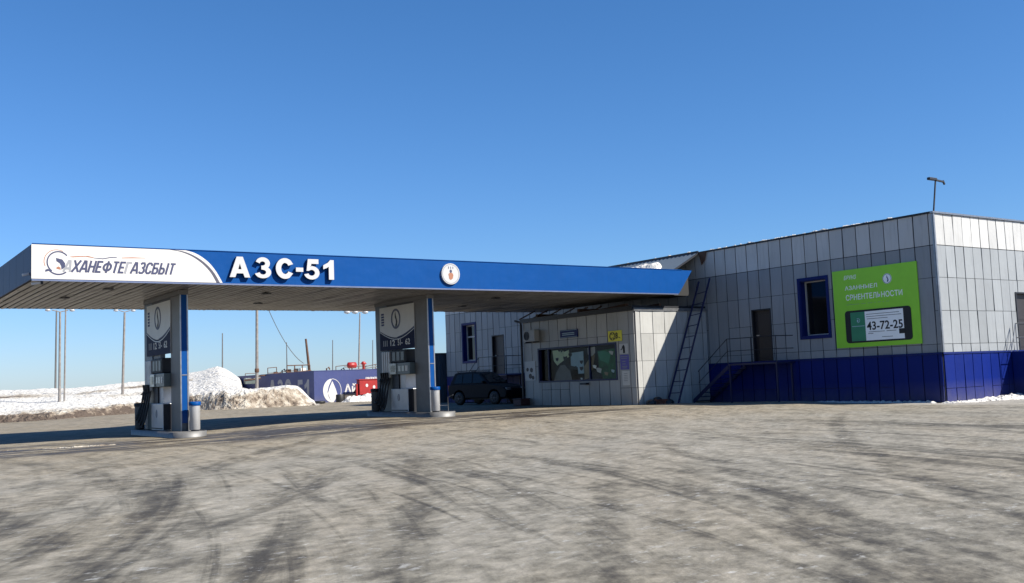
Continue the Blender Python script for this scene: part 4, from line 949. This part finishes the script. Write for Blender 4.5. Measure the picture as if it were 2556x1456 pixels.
def dispenser():
    o = empty('fuel_dispenser', (9.35, 33.4, .15), 'grey fuel dispenser with black hoses on the nearer left island', 'fuel dispenser', 'fuel dispensers')
    z = .155
    MB().box(8.98, 9.66, 32.50, 33.80, z, 1.00).build('cabinet', M['pump'], o, .015)
    MB().box(9.0, 9.64, 32.485, 32.499, z+.02, .98).build('side_shade_sheet', M['dark'], o)  # dark sheet paints canopy and column shadow onto the cabinet's near side
    cx_ = onX(8.98); e = MB(); ring(e, cx_, -33.2, .68, .09, .13, .055, .09, .001, .006, 20); flame(e, cx_, -33.2, .68, .07, .001, .006); e.build('emblem', M['faded'], o)
    MB().box(9.05, 9.62, 33.30, 33.78, 1.001, 1.52).build('pillar', M['dark'], o)
    MB().box(9.10, 9.60, 32.85, 33.28, 1.001, 1.52).build('pillar', M['pump'], o)
    MB().box(8.96, 9.66, 32.28, 33.80, 1.525, 1.95).build('band', M['pgrey'], o, .015)
    d = MB().box(8.925, 8.958, 33.28, 33.78, 1.54, 1.94).build('display', M['lcd'], o, .006)
    MB().box(8.915, 8.9245, 33.38, 33.66, 1.62, 1.86).build('screen', M['lcdd'], d)
    for k in range(3): MB().box(8.945, 8.9595, 32.42+.26*k, 32.60+.26*k, 1.64, 1.84).build('price_label', M['lcd' if k else 'board'], o)
    for k in range(3): MB().box(8.985, 8.9995, 32.74+.33*k, 32.98+.33*k, 2.04, 2.36).build('head_strip', M['pgrey'], o, .004)
    MB().box(8.97, 8.979, 32.54, 33.76, .20, .235).build('kick_strip', M['dark'], o)
    MB().box(9.0, 9.64, 32.62, 33.78, 1.955, 2.44).build('head', M['black'], o, .04)
    hp = MB().box(9.06, 9.66, 33.81, 34.52, z, 2.42).build('hose_cabinet', M['pgrey'], o, .015)
    s_ = MB()
    for k in range(4):
        y = 33.86+.165*k; s_.box(8.975, 9.055, y, y+.11, 1.42, 2.40)
    s_.build('nozzle_boot', M['pump'], o, .02)
    for k in range(4):
        y = 33.91+.165*k; hs = MB(); pts = []
        for i in range(15):
            t = i/14; zz = 1.40-(1.15-.08*k)*math.sin(math.pi*t)**.7 if 0 < t < 1 else 1.40
            pts.append((8.97-.26*math.sin(math.pi*t)-.02*k, y+.10*math.sin(2*math.pi*t)+.12*t-.06, max(.2, zz)))
        hs.tube(pts, .030, 7); h = hs.build('hose', M['black'], o)
        MB().bar((8.93, y, 1.35), (8.90, y, 1.62), .05, .07).bar((8.90, y, 1.38), (8.80, y, 1.30), .03).build('nozzle', M['black'], h, .01)
    return o
def bin_(x, y, z, m_body, rim, label, tall=.83):
    o = empty('litter_bin', (x, y, z), label, 'bin', 'bins on the islands')
    MB().lathe((x, y, z+.03), [(.135, 0), (.15, .02), (.155, tall-.12), (.155, tall-.10)], 22).build('body', m_body, o)
    MB().lathe((x, y, z+tall-.068), [(.17, 0), (.178, .03), (.175, .11), (.12, .12), (.11, .06)], 22).build('rim', rim, o)
    MB().lathe((x, y, z), [(.12, 0), (.12, .029)], 16).build('foot', M['dark'], o)
    return o
isl = island(); dsp = dispenser(); dsp.location.x += .14
b1o = bin_(9.60, 30.82, .155, M['binsteel'], M['blue'], 'shiny steel litter bin with blue rim at front of the left island')
b2o = bin_(9.05, 34.95, .155, M['steel'], M['dark'], 'grey litter bin with dark rim behind the left pump')
OFF = Vector((8.7, -.05, .15))
for o_, lab in ((isl, 'raised concrete island with metal kerb under the farther right pump'), (dsp, 'grey fuel dispenser with black hoses on the farther right island')):
    c = copy_tree(o_); c.location = Vector(o_.location)+OFF; c['label'] = lab
c = copy_tree(b1o); c.location = Vector(b1o.location)+OFF+Vector((-.29, .05, 0)); c['label'] = 'pale litter bin with blue rim at front of the right island'
c = copy_tree(b2o); c.location = Vector(b2o.location)+OFF+Vector((.10, .2, 0)); c['label'] = 'grey litter bin with dark rim behind the right pump'
hb = empty('bin_handle_stand', (18.95, 30.9, .2), 'thin bent steel rod beside the blue-rimmed bin on the right island', 'rod')
MB().tube([(18.36, 30.55, .3), (18.36, 30.55, .80), (18.55, 30.5, .88)], .015).tube([(18.1, 30.8, .52), (18.36, 30.55, .52)], .012).build('rod', M['silver'], hb)

# ------------------------------------------------------------------ parked car (dark hatch-backed off-roader, nose towards the viewer's right)
def car():
    o = empty('parked_car', (28.3, 43.4, .15), 'dark grey compact off-road car parked in the shade by the building', 'car')
    Lc, W = 4.05, 1.70; wb0, wb1, wr = .78, 3.22, .335
    # body side profile from rear (0) to nose (L): list of (s, z)
    up = [(0.03, .52), (0.0, .80), (.06, 1.02), (.30, 1.06), (1.2, 1.06), (2.45, 1.05), (2.85, 1.04), (3.45, .97), (3.85, .86), (4.03, .70), (4.05, .48), (3.98, .33)]
    def arch(c): return [(c+.42*math.cos(t), wr+.42*math.sin(t)) for t in [math.pi*k/9 for k in range(10)]]
    low = [(x, max(z, .30)) for x, z in arch(wb1)]+[(x, max(z, .30)) for x, z in arch(wb0)]+[(.12, .34)]
    prof = up+low
    m = MB(); n = len(prof)
    secs = [(-W/2, .0), (-W/2+.06, .05), (0, .05), (W/2-.06, .05), (W/2, 0)]
    v = []
    for y, inset in ((-W/2+.0, 0), (-W/2+.05, 0), (W/2-.05, 0), (W/2, 0)):
        k = 1 if abs(y) < W/2-.01 else .985
        for s_, z_ in prof: v.append(((s_-Lc/2)*k, y, (z_-.6)*(1 if k == 1 else .97)+.6))
    f = []
    for a in range(3):
        for i in range(n): f.append((a*n+i, a*n+(i+1) % n, (a+1)*n+(i+1) % n, (a+1)*n+i))
    f += [tuple(range(n)), tuple(range(4*n-1, 3*n-1, -1))]
    m.add(v, f); body = m.build('body', M['car'], o, .03, 3)
    MB().box(-Lc/2+.1, Lc/2-.1, -W/2+.25, W/2-.25, .25, .55).build('underbody', M['black'], o)
    # greenhouse
    def gh(zr, shrink, s):
        zt = [( .12, 1.05), (.36, 1.60), (.62, 1.66), (1.7, 1.665), (2.15, 1.58), (2.86, 1.045)]
        return [(a-Lc/2, z_) for a, z_ in zt]
    P = gh(0, 0, 0); v = []
    for y in (-1, 1):
        for a, z_ in P: v.append((a, y*(W/2-.06-.16*(z_-1.05)/.6), z_))
    k = len(P); f = [tuple(range(k)), tuple(range(2*k-1, k-1, -1))]+[(i, k+i, k+(i+1) % k, (i+1) % k) for i in range(k)]
    MB().add(v, f).build('greenhouse', M['car'], o, .03, 2)
    for sgn in (-1, 1):
        for q in ([(.42, 1.10), (.56, 1.53), (.95, 1.57), (.98, 1.10)], [(1.04, 1.10), (1.02, 1.57), (1.62, 1.58), (1.66, 1.10)], [(1.74, 1.10), (1.71, 1.58), (2.08, 1.53), (2.66, 1.10)]):
            v = []
            for d in (.004, .012):
                for a, z_ in q: v.append((a-Lc/2, sgn*(W/2-.06-.16*(z_-1.05)/.6+d), z_))
            MB().add(v, [(0, 1, 2, 3), (7, 6, 5, 4), (0, 4, 5, 1), (1, 5, 6, 2), (2, 6, 7, 3), (3, 7, 4, 0)]).build('side_window', M['glass'], o)
        mr = MB().box(.46, .60, sgn*(W/2+.06)-.08, sgn*(W/2+.06)+.08, 1.06, 1.20).build('mirror', M['car'], o, .03)
        MB().bar((-1.55, sgn*.56, 1.70), (-.2, sgn*.56, 1.72), .03).bar((-1.5, sgn*.56, 1.64), (-1.5, sgn*.56, 1.70), .03).bar((-.3, sgn*.56, 1.64), (-.3, sgn*.56, 1.72), .03).build('roof_rail', M['dark'], o)
        MB().box(Lc/2-.22, Lc/2-.03, sgn*.62-.16, sgn*.62+.16, .68, .82).build('headlight', M['lamp'], o, .02)
        MB().box(-Lc/2-.015, -Lc/2+.10, sgn*.72-.09, sgn*.72+.10, .72, 1.02).build('tail_light', M['red'], o, .02)
        for c in (wb0, wb1):
            hx = c-Lc/2; y = sgn*(W/2-.10)
            w = MB().lathe((hx, y, wr), [(.20, -.10), (wr-.02, -.10), (wr, -.07), (wr, .07), (wr-.02, .10), (.20, .10)], 28, axis='y').build('wheel', M['black'], o)
            rm = MB(); yy = y+sgn*.102
            for t in range(6):
                an_ = math.pi*2*t/6; rm.bar((hx+.04*math.cos(an_), yy, wr+.04*math.sin(an_)), (hx+.2*math.cos(an_), yy, wr+.2*math.sin(an_)), .05, .02)
            rm.lathe((hx, y, wr), [(.215, sgn*.09), (.215, sgn*.104), (.185, sgn*.104), (.185, sgn*.09)], 24, axis='y'); rm.lathe((hx, y, wr), [(.06, sgn*.09), (.05, sgn*.118)], 14, axis='y')
            rm.build('rim', M['chrome'], w)
    # windscreen and rear window
    for (s0, z0, s1, z1) in ((2.80, 1.09, 2.20, 1.555), (.155, 1.10, .345, 1.55)):
        v = []
        for off in (.008, .016):
            for (a, z_, y) in ((s0, z0, -1), (s0, z0, 1), (s1, z1, 1), (s1, z1, -1)):
                dirn = Vector((.6, 0, .8)) if s0 > 1 else Vector((-.93, 0, .35))
                v.append(Vector((a-Lc/2, y*(W/2-.14-.17*(z_-1.05)/.6), z_))+dirn*off)
        MB().add(v, [(0, 1, 2, 3), (7, 6, 5, 4), (0, 4, 5, 1), (1, 5, 6, 2), (2, 6, 7, 3), (3, 7, 4, 0)]).build('windscreen' if s0 > 1 else 'rear_window', M['glass'], o)
    MB().box(Lc/2-.02, Lc/2+.012, -.42, .42, .62, .78).build('grille', M['black'], o, .01)
    for a in (1.68, 2.72): MB().box(a-Lc/2, a-Lc/2+.008, -W/2-.003, -W/2+.02, .45, 1.03).box(a-Lc/2, a-Lc/2+.008, W/2-.02, W/2+.003, .45, 1.03).build('door_gap', M['black'], o)
    return o
cr_ = car()
for ch in kids(cr_): ch.matrix_parent_inverse = Matrix.Identity(4)
for ch in kids(cr_):
    for g in kids(ch): g.matrix_parent_inverse = Matrix.Identity(4)
cr_.location = (28.35, 43.3, ground_z(28.35, 43.3)-.01); cr_.rotation_euler = (0, 0, R(-74)); cr_.scale = (.97, .97, 1.0)

# ------------------------------------------------------------------ blue-grey shed behind the far corner
sh = empty('storage_shed', (32, 53.5, 0), 'low blue-grey sheet metal shed beside the far end of the building', 'shed')
s_ = MB(); x = 30.0
MB().box(30.02, 34, 52.03, 56, -.1, 3.0).build('core', M['dark'], sh)
while x < 33.9: s_.box(x, x+.16, 51.97, 52.025, 0, 3.0); s_.box(x+.16, x+.2, 52.0, 52.025, 0, 3.0); x += .2
s_.build('sheet_wall', M['shed'], sh)
MB().box(29.95, 34.05, 51.9, 56.1, 3.005, 3.08).build('roof', M['shed'], sh)

# ------------------------------------------------------------------ violet-blue tank enclosure
WX, WY, WH = 32.3, 73.85, 2.62
en = empty('tank_enclosure', (38, 82, 0), 'violet-blue walled fuel tank enclosure with painted white lettering', 'tank enclosure')
MB().box(WX, WX+.3, WY+.3, 92, -.2, WH-.02).build('side_wall', M['purple'], en)
MB().box(WX, 62, WY, WY+.3, -.2, WH-.02).build('front_wall', M['purple'], en)
MB().box(WX-.02, 62, WY-.02, WY+.32, WH-.018, WH+.03).box(WX-.02, WX+.32, WY+.33, 92, WH-.018, WH+.03).build('wall_cap', M['purple'], en)
MB().box(WX+.3, 62, WY+.3, 92, 1.5, 1.7).build('fill_surface', M['snow'], en)
wX, wY = onX(WX), onY(WY)
for ch, a, b_ in (('А', -83.3, -81.7), ('З', -81.4, -80.1), ('С', -79.8, -78.4)): glyph_mb(GLYPH[ch], wX, a, b_, .62, 2.12, .001, .01).build('lettering', M['faded'], en)
for ch, a, b_ in (('5', -77.3, -76.0), ('1', -75.7, -74.8)): glyph_mb(GLYPH[ch], wX, a, b_, .40, 2.0, .001, .01).build('lettering', M['faded'], en)
cA, cB = px(829, 975, 1, WY).x, px(829, 975, 1, WY).z
e = MB(); ring(e, wY, cA, cB, .78, .93, .74, .89, .002, .012, 40, -35, 95)
e.prism([(cA+.0, cB+.93)]+[(cA+.78*math.cos(R(t)), cB+.93*math.sin(R(t))) for t in range(95, 276, 10)]+[(cA+.25, cB-.7), (cA+.42, cB-.3), (cA+.3, cB+.1), (cA+.02, cB+.75), (cA-.2, cB+.3), (cA-.38, cB-.2), (cA-.2, cB-.65), (cA-.02, cB-.9), (cA-.3, cB-.55), (cA-.42, cB-.1), (cA-.3, cB+.35)], wY, .002, .012)
e.build('flame_logo', M['sign'], en)
text_mb('Ай', wY, px(859, 970, 1, WY).x, px(890, 970, 1, WY).x, .80, 1.55, .002, .012, .03).build('lettering', M['sign'], en)
e = MB(); xq = px(912, 945, 1, WY).x
for k in range(9):
    w_ = .05+.07*((k*7) % 3)/2; e.prism([(xq, 1.86+.02*(k % 2)), (xq+w_, 1.86), (xq+w_+.02, 2.02-.03*(k % 3)), (xq+.02, 2.03)], wY, .002, .012); xq += w_+.045
e.build('small_print', M['sign'], en)
e = MB(); e.box(39.4, 41.5, WY-.012, WY-.002, 1.72, 1.78); e.build('painted_line', M['sign'], en)

# things inside / on the enclosure
def Q(x, y, Yp): return px(x, y, 1, Yp)
rl_ = empty('tank_railing', (36, 84, 1.7), 'rusty steel platform railings above the enclosure wall', 'railing')
def rail(p0, p1, posts, r=.035, drop=1.0, mid=True):
    a = MB(); p0 = Vector(p0); p1 = Vector(p1); a.tube([p0, p1], r, 6)
    if mid: a.tube([p0-Vector((0, 0, drop*.5)), p1-Vector((0, 0, drop*.5))], r*.8, 6)
    for k in range(posts): t = k/(posts-1); q = p0.lerp(p1, t); a.tube([q, q-Vector((0, 0, drop))], r, 6)
    a.build('rail', M['rust'], rl_)
Yr = 84
rail(Q(612, 933, 100), Q(640, 932, 100), 2, drop=1.3); rail(Q(668, 919, Yr), Q(690, 917, Yr), 2, drop=.9)
rail(Q(716, 913, Yr), Q(773, 911, Yr), 4, .05, 1.2); rail(Q(700, 929, Yr), Q(740, 925, Yr), 2, drop=.6)
rail(Q(838, 915, Yr), Q(872, 911, Yr), 2, drop=.8, mid=False); rail(Q(912, 915, Yr), Q(960, 905, Yr), 3, drop=.8)
rail(Q(1004, 905, Yr), Q(1036, 902, Yr), 2, drop=.8)
tk = empty('white_tank', (45, 82, 2.3), 'pale horizontal fuel tanks just showing above the enclosure wall', 'tank')
p_ = Q(800, 935, 83); q_ = Q(865, 935, 83)
MB().lathe((p_.x, 83, p_.z-1.0), [(.3, 0), (.9, .15), (1.05, .4), (1.05, 3.6), (.9, 3.85), (.3, 4.0)], 20, axis='x').build('shell', M['board'], tk)
MB().lathe((p_.x+4.6, 83.6, p_.z-1.0), [(.3, 0), (.9, .15), (1.1, .4), (1.1, 9.6), (.9, 9.85), (.3, 10)], 20, axis='x').build('shell', M['board'], tk)
for (x0, y0, nm, lab) in ((878, 912, 'red_float', 'red cylinder on top of the tanks above the emblem wall'), (907, 911, 'red_valve', 'small red upright valve right of the red cylinder')):
    c = Q(x0, y0, 82); o = empty(nm, c, lab, 'valve')
    if nm == 'red_float': MB().lathe(c-Vector((.45, 0, 0)), [(.1, 0), (.27, .1), (.27, .8), (.1, .9)], 14, axis='x').build('body', M['red'], o); MB().bar(c-Vector((0, 0, .2)), c-Vector((0, 0, 1.0)), .08).build('stem', M['rust'], o)
    else: MB().lathe(c-Vector((0, 0, .7)), [(.12, 0), (.12, .7), (.2, .75), (.2, .9), (.1, 1.0)], 12).build('body', M['red'], o); MB().bar(c+Vector((-.3, 0, .1)), c+Vector((.3, 0, .1)), .06).build('handwheel', M['red'], o)
for x0, y0, k in ((704, 925, 0), (815, 920, 1), (852, 922, 2)):
    c = Q(x0, y0, 82); o = empty('vent_pipe', c, ['dark vent stub at the left half of the enclosure', 'vent stub between the emblem and the leaning pole', 'dark bent vent stub left of the red cylinder'][k], 'pipe')
    MB().tube([c-Vector((0, 0, .8)), c, c+Vector((.2, 0, .1)), c+Vector((.3, 0, -.1))], .07).build('pipe', M['dark'] if k != 1 else M['rust'], o)

bx_ = empty('pipe_rack', Q(745, 920, 84), 'cluttered steel pipe rack and boxes above the side wall with the large number', 'pipe rack')
for i, (x0, y0, w_, h_, mm) in enumerate(((625, 944, .9, .5, 'pgrey'), (690, 928, .25, .9, 'dark'), (722, 922, .35, .9, 'rust'), (741, 920, .3, 1.0, 'dark'), (757, 919, .5, .9, 'board'), (772, 925, .5, .5, 'wood'), (660, 935, .8, .3, 'board'))):
    c = Q(x0, y0, 84+i*.2); MB().box(c.x-w_/2, c.x+w_/2, c.y, c.y+.4, c.z-h_, c.z).build('box', M[mm], bx_, .02)
for (xa, ya, xb_, yb_) in ((640, 940, 700, 931), (700, 935, 775, 925), (610, 950, 650, 945)): MB().tube([Q(xa, ya, 84), Q(xb_, yb_, 84)], .06).build('pipe', M['rust'], bx_)
px2 = empty('pipe_run', Q(880, 918, 83), 'thin sloping pipes running over the pale tanks', 'pipe')
for (xa, ya, xb_, yb_) in ((960, 910, 1036, 903), (870, 926, 960, 912), (860, 916, 915, 913)): MB().tube([Q(xa, ya, 83), Q(xb_, yb_, 83)], .05).build('pipe', M['steel'], px2)
# street lamps, masts, cable
def mast(name, label, cat, x, ybot, ytop, Yp, r, m, x2=None, group=None, zb=None):
    b = px(x, ybot, 1, Yp); t = px(x if x2 is None else x2, ytop, 1, Yp)
    b.z = b.z if zb is None else zb
    o = empty(name, b, label, cat, group)
    MB().tube([b, b.lerp(t, .5), t], [r, r*.85, r*.7], 10).build('pole', m, o); return o, b, t
o, b, t = mast('lamp_post', 'pale twin lamp post at far left below the canopy edge', 'lamp post', 148, 1035, 779, 72, .09, M['pole'], 150)
o2, b, t = mast('steel_mast', 'thin grey mast just right of the far left lamp post', 'mast', 160, 1038, 700, 72, .06, M['pole'], 165)
o3, b3, t3 = mast('steel_mast', 'dark farther mast just left of the far left lamp post', 'mast', 138, 985, 775, 95, .09, M['steel'], 141)
def heads(o, t, par=1.0, dirs=((-1, 0), (1, 0))):
    for dx, dy in dirs:
        MB().tube([t, t+Vector((dx*.5*par, dy*.5, .12))], .03).build('arm', M['pole'], o)
        c = t+Vector((dx*.75*par, dy*.75, .12)); MB().lathe(c, [(.04, -.09), (.16, -.06), (.18, 0), (.11, .07), (.04, .09)], 12).build('lamp_head', M['lamp'], o)
heads(o, px(150, 779, 1, 72))
o, b, t = mast('lamp_post', 'grey twin lamp post rising from the snow left of the first pump', 'lamp post', 305, 1018, 781, 76, .10, M['pole'], 311); heads(o, t+Vector((0, 0, .05)), .8)
o, b, t = mast('lamp_post', 'thick lamp post with rusty clamp behind the snow mound', 'lamp post', 641, 990, 690, 76, .13, M['pole'], 641); heads(o, t)
c = px(641, 925, 1, 76); MB().lathe(c-Vector((0, 0, .15)), [(.15, 0), (.17, .05), (.17, .25), (.15, .3)], 12).build('clamp', M['rust'], o)
cab0 = t
o, b, t = mast('lamp_post', 'slim lamp post with three round lamps above the red fire box', 'lamp post', 895, 935, 782, 90, .09, M['pole'], 898)
for xx, yy in ((866, 779), (886, 779), (911, 779)):
    c = px(xx, yy, 1, 90); MB().lathe(c, [(.05, -.2), (.28, -.12), (.32, 0), (.2, .12), (.05, .16)], 12).build('lamp_head', M['lamp'], o)
MB().tube([px(866, 778, 1, 90), px(911, 778, 1, 90)], .05).build('arm', M['pole'], o)
mast('lightning_rod', 'thin rod standing over the white snow heap', 'mast', 555, 925, 832, 100, .07, M['steel'])
mast('lightning_rod', 'thin rod left of the leaning pole', 'mast', 716, 915, 855, 86, .05, M['steel'], 715)
mast('lightning_rod', 'thin rod right of the leaning pole over the round emblem', 'mast', 830, 930, 849, 86, .05, M['steel'])
mast('lightning_rod', 'thin rod close to the left edge of the second sign column', 'mast', 930, 930, 849, 86, .05, M['steel'])
mast('leaning_pole', 'dark leaning wooden pole at the enclosure corner', 'pole', 773, 935, 846, 85, .13, M['rust'], 763)
e0_, e1_ = px(641, 700, 1, 76), px(757, 907, 1, 85); pts = []
for k in range(25):
    t_ = k/24; p = e0_.lerp(e1_, t_); p.z -= 2.3*4*t_*(1-t_)*.45; pts.append(p)
tag(MB().tube(pts, .03, 6).build('overhead_cable', M['steel']), 'sagging overhead cable coming down to the leaning pole', 'cable')
# red fire shield and neighbours in front of the enclosure
Yf = 72.6
fs = empty('fire_shield', Q(917, 990, Yf), 'red fire equipment box on thin legs before the blue wall', 'fire box')
a0 = Q(893, 949, Yf); a1 = Q(942, 984, Yf)
MB().box(a0.x, a1.x, Yf-.25, Yf+.25, a1.z, a0.z).build('box', M['red'], fs, .03)
MB().box(a0.x-.05, a1.x+.05, Yf-.3, Yf+.3, a0.z+.002, a0.z+.06).build('roof', M['red'], fs)
for xx, zz in ((.38, .62), (.75, .5)):
    e = MB(); disc(e, onY(Yf-.25), a0.x+(a1.x-a0.x)*xx, a1.z+(a0.z-a1.z)*zz, .11, .13, .002, .02, 14); e.build('notice', M['sign'], fs)
for xx in (a0.x+.12, a1.x-.12): MB().tube([(xx, Yf, .05), (xx, Yf, a1.z)], .03).build('leg', M['silver'], fs)
MB().box(a0.x-.2, a0.x-.02, Yf-.1, Yf+.1, .1, a0.z-.3).build('side_board', M['red'], fs)
sbx = empty('sand_box', Q(864, 1000, Yf), 'dark olive sand box on legs left of the red fire box', 'box')
c0, c1 = Q(857, 985.5, Yf), Q(884, 1000, Yf)
MB().box(c0.x, c1.x, Yf-.25, Yf+.25, c1.z, c0.z).build('body', M['wood'], sbx, .02); MB().box(c0.x-.04, c1.x+.04, Yf-.3, Yf+.3, c0.z+.002, c0.z+.05).build('lid', M['dark'], sbx)
for xx in (c0.x+.05, c1.x-.05): MB().bar((xx, Yf, .08), (xx, Yf, c1.z), .05).build('leg', M['silver'], sbx)
c0, c1 = Q(841, 985, Yf-.3), Q(856, 1001, Yf-.3)
br = empty('dark_barrel', (c0.x+.3, Yf-.3, .1), 'short dark barrel between the emblem and the sand box', 'barrel')
MB().lathe(((c0.x+c1.x)/2, Yf-.3, .08), [(.3, 0), (.32, .1), (.32, c0.z-.15), (.28, c0.z-.08)], 16).build('drum', M['black'], br)
MB().lathe(((c0.x+c1.x)/2, Yf-.3, c0.z-.075), [(.2, 0), (.2, .03)], 16).build('lid', M['dark'], br)
c = Q(798, 1010, 70); tr_ = empty('old_tyre', (c.x, 70, .15), 'dark old tyre lying at the foot of the emblem wall', 'tyre')
tm = MB(); n = 20; v = []
for i in range(n):
    for j in range(8):
        A_ = 2*math.pi*i/n; B_ = 2*math.pi*j/8; v.append((c.x+(.33+.1*math.cos(B_))*math.cos(A_), 70+(.33+.1*math.cos(B_))*math.sin(A_), .24+.1*math.sin(B_)))
tm.add(v, [(i*8+j, ((i+1) % n)*8+j, ((i+1) % n)*8+(j+1) % 8, i*8+(j+1) % 8) for i in range(n) for j in range(8)], 0, True); tm.build('tread', M['black'], tr_)

def heap(name, pts, label, seed=0, nx=60, ny=14, dirt=0.0, kind='structure'):
    """low snow ridge: pts = list of (x, y, halfwidth, height)"""
    v = []
    for i in range(nx+1):
        t = i/nx*(len(pts)-1); k = min(int(t), len(pts)-2); u = t-k
        x, y, w, h = [pts[k][q]*(1-u)+pts[k+1][q]*u for q in range(4)]
        dx, dy = pts[k+1][0]-pts[k][0], pts[k+1][1]-pts[k][1]; L_ = math.hypot(dx, dy); nx_, ny_ = -dy/L_, dx/L_
        for j in range(ny+1):
            s_ = j/ny*2-1; nn = noise.noise(Vector((i*.35, j*.4, seed)))
            hh = h*max(0, 1-s_*s_)*(1+.8*nn)*sm(i/3)*sm((nx-i)/3)
            ww = w*(1+.35*noise.noise(Vector((i*.2, seed, 3))))
            X_, Y_ = x+nx_*s_*ww, y+ny_*s_*ww
            v.append((X_, Y_, ground_z(X_, Y_)-.035+hh))
    m_ = MB().add(v, [(i*(ny+1)+j, i*(ny+1)+j+1, (i+1)*(ny+1)+j+1, (i+1)*(ny+1)+j) for i in range(nx) for j in range(ny)], 0, True).build(name, M['snow'])
    a = m_.data.attributes.new('dirt', 'FLOAT', 'POINT'); a.data.foreach_set('value', [dirt]*len(v))
    return tag(m_, label, 'snow', kind=kind)
heap('snow_ridge', [(33.2, 70.5, .8, .35), (36, 70.8, 1.0, .5), (40, 71.2, 1.2, .6), (44, 71.5, 1.2, .7)], 'white snow strip along the foot of the emblem wall', 1)
heap('snow_ridge', [(39.6, 71.8, .8, 1.3), (40.6, 71.8, .9, 1.9), (41.6, 71.8, .9, 1.5), (43, 71.8, .9, .6)], 'white snow heap against the blue wall behind the right pump', 5)
heap('snow_ridge', [(30.3, 19.2, .3, .07), (31.5, 19.15, .3, .07), (33, 19.15, .5, .12), (34.6, 19.0, .6, .16), (36.5, 17.5, .6, .1)], 'crumbly snow along the foot of the sunlit side wall', 8, 110)
heap('snow_ridge', [(30.5, 19.6, .16, .09), (30.5, 22, .14, .07), (30.45, 24.5, .12, .05)], 'thin snow line along the foot of the shaded long wall', 12, 110)
heap('snow_ridge', [(2.2, 30.0, .16, .05), (3.6, 29.4, .14, .045), (4.6, 29.3, .12, .02), (5.8, 28.8, .12, .045), (6.9, 28.7, .10, .035)], 'thin ice ridge on the ground left of the first island', 15, 90, dirt=.62)
print('objects', len(bpy.data.objects))
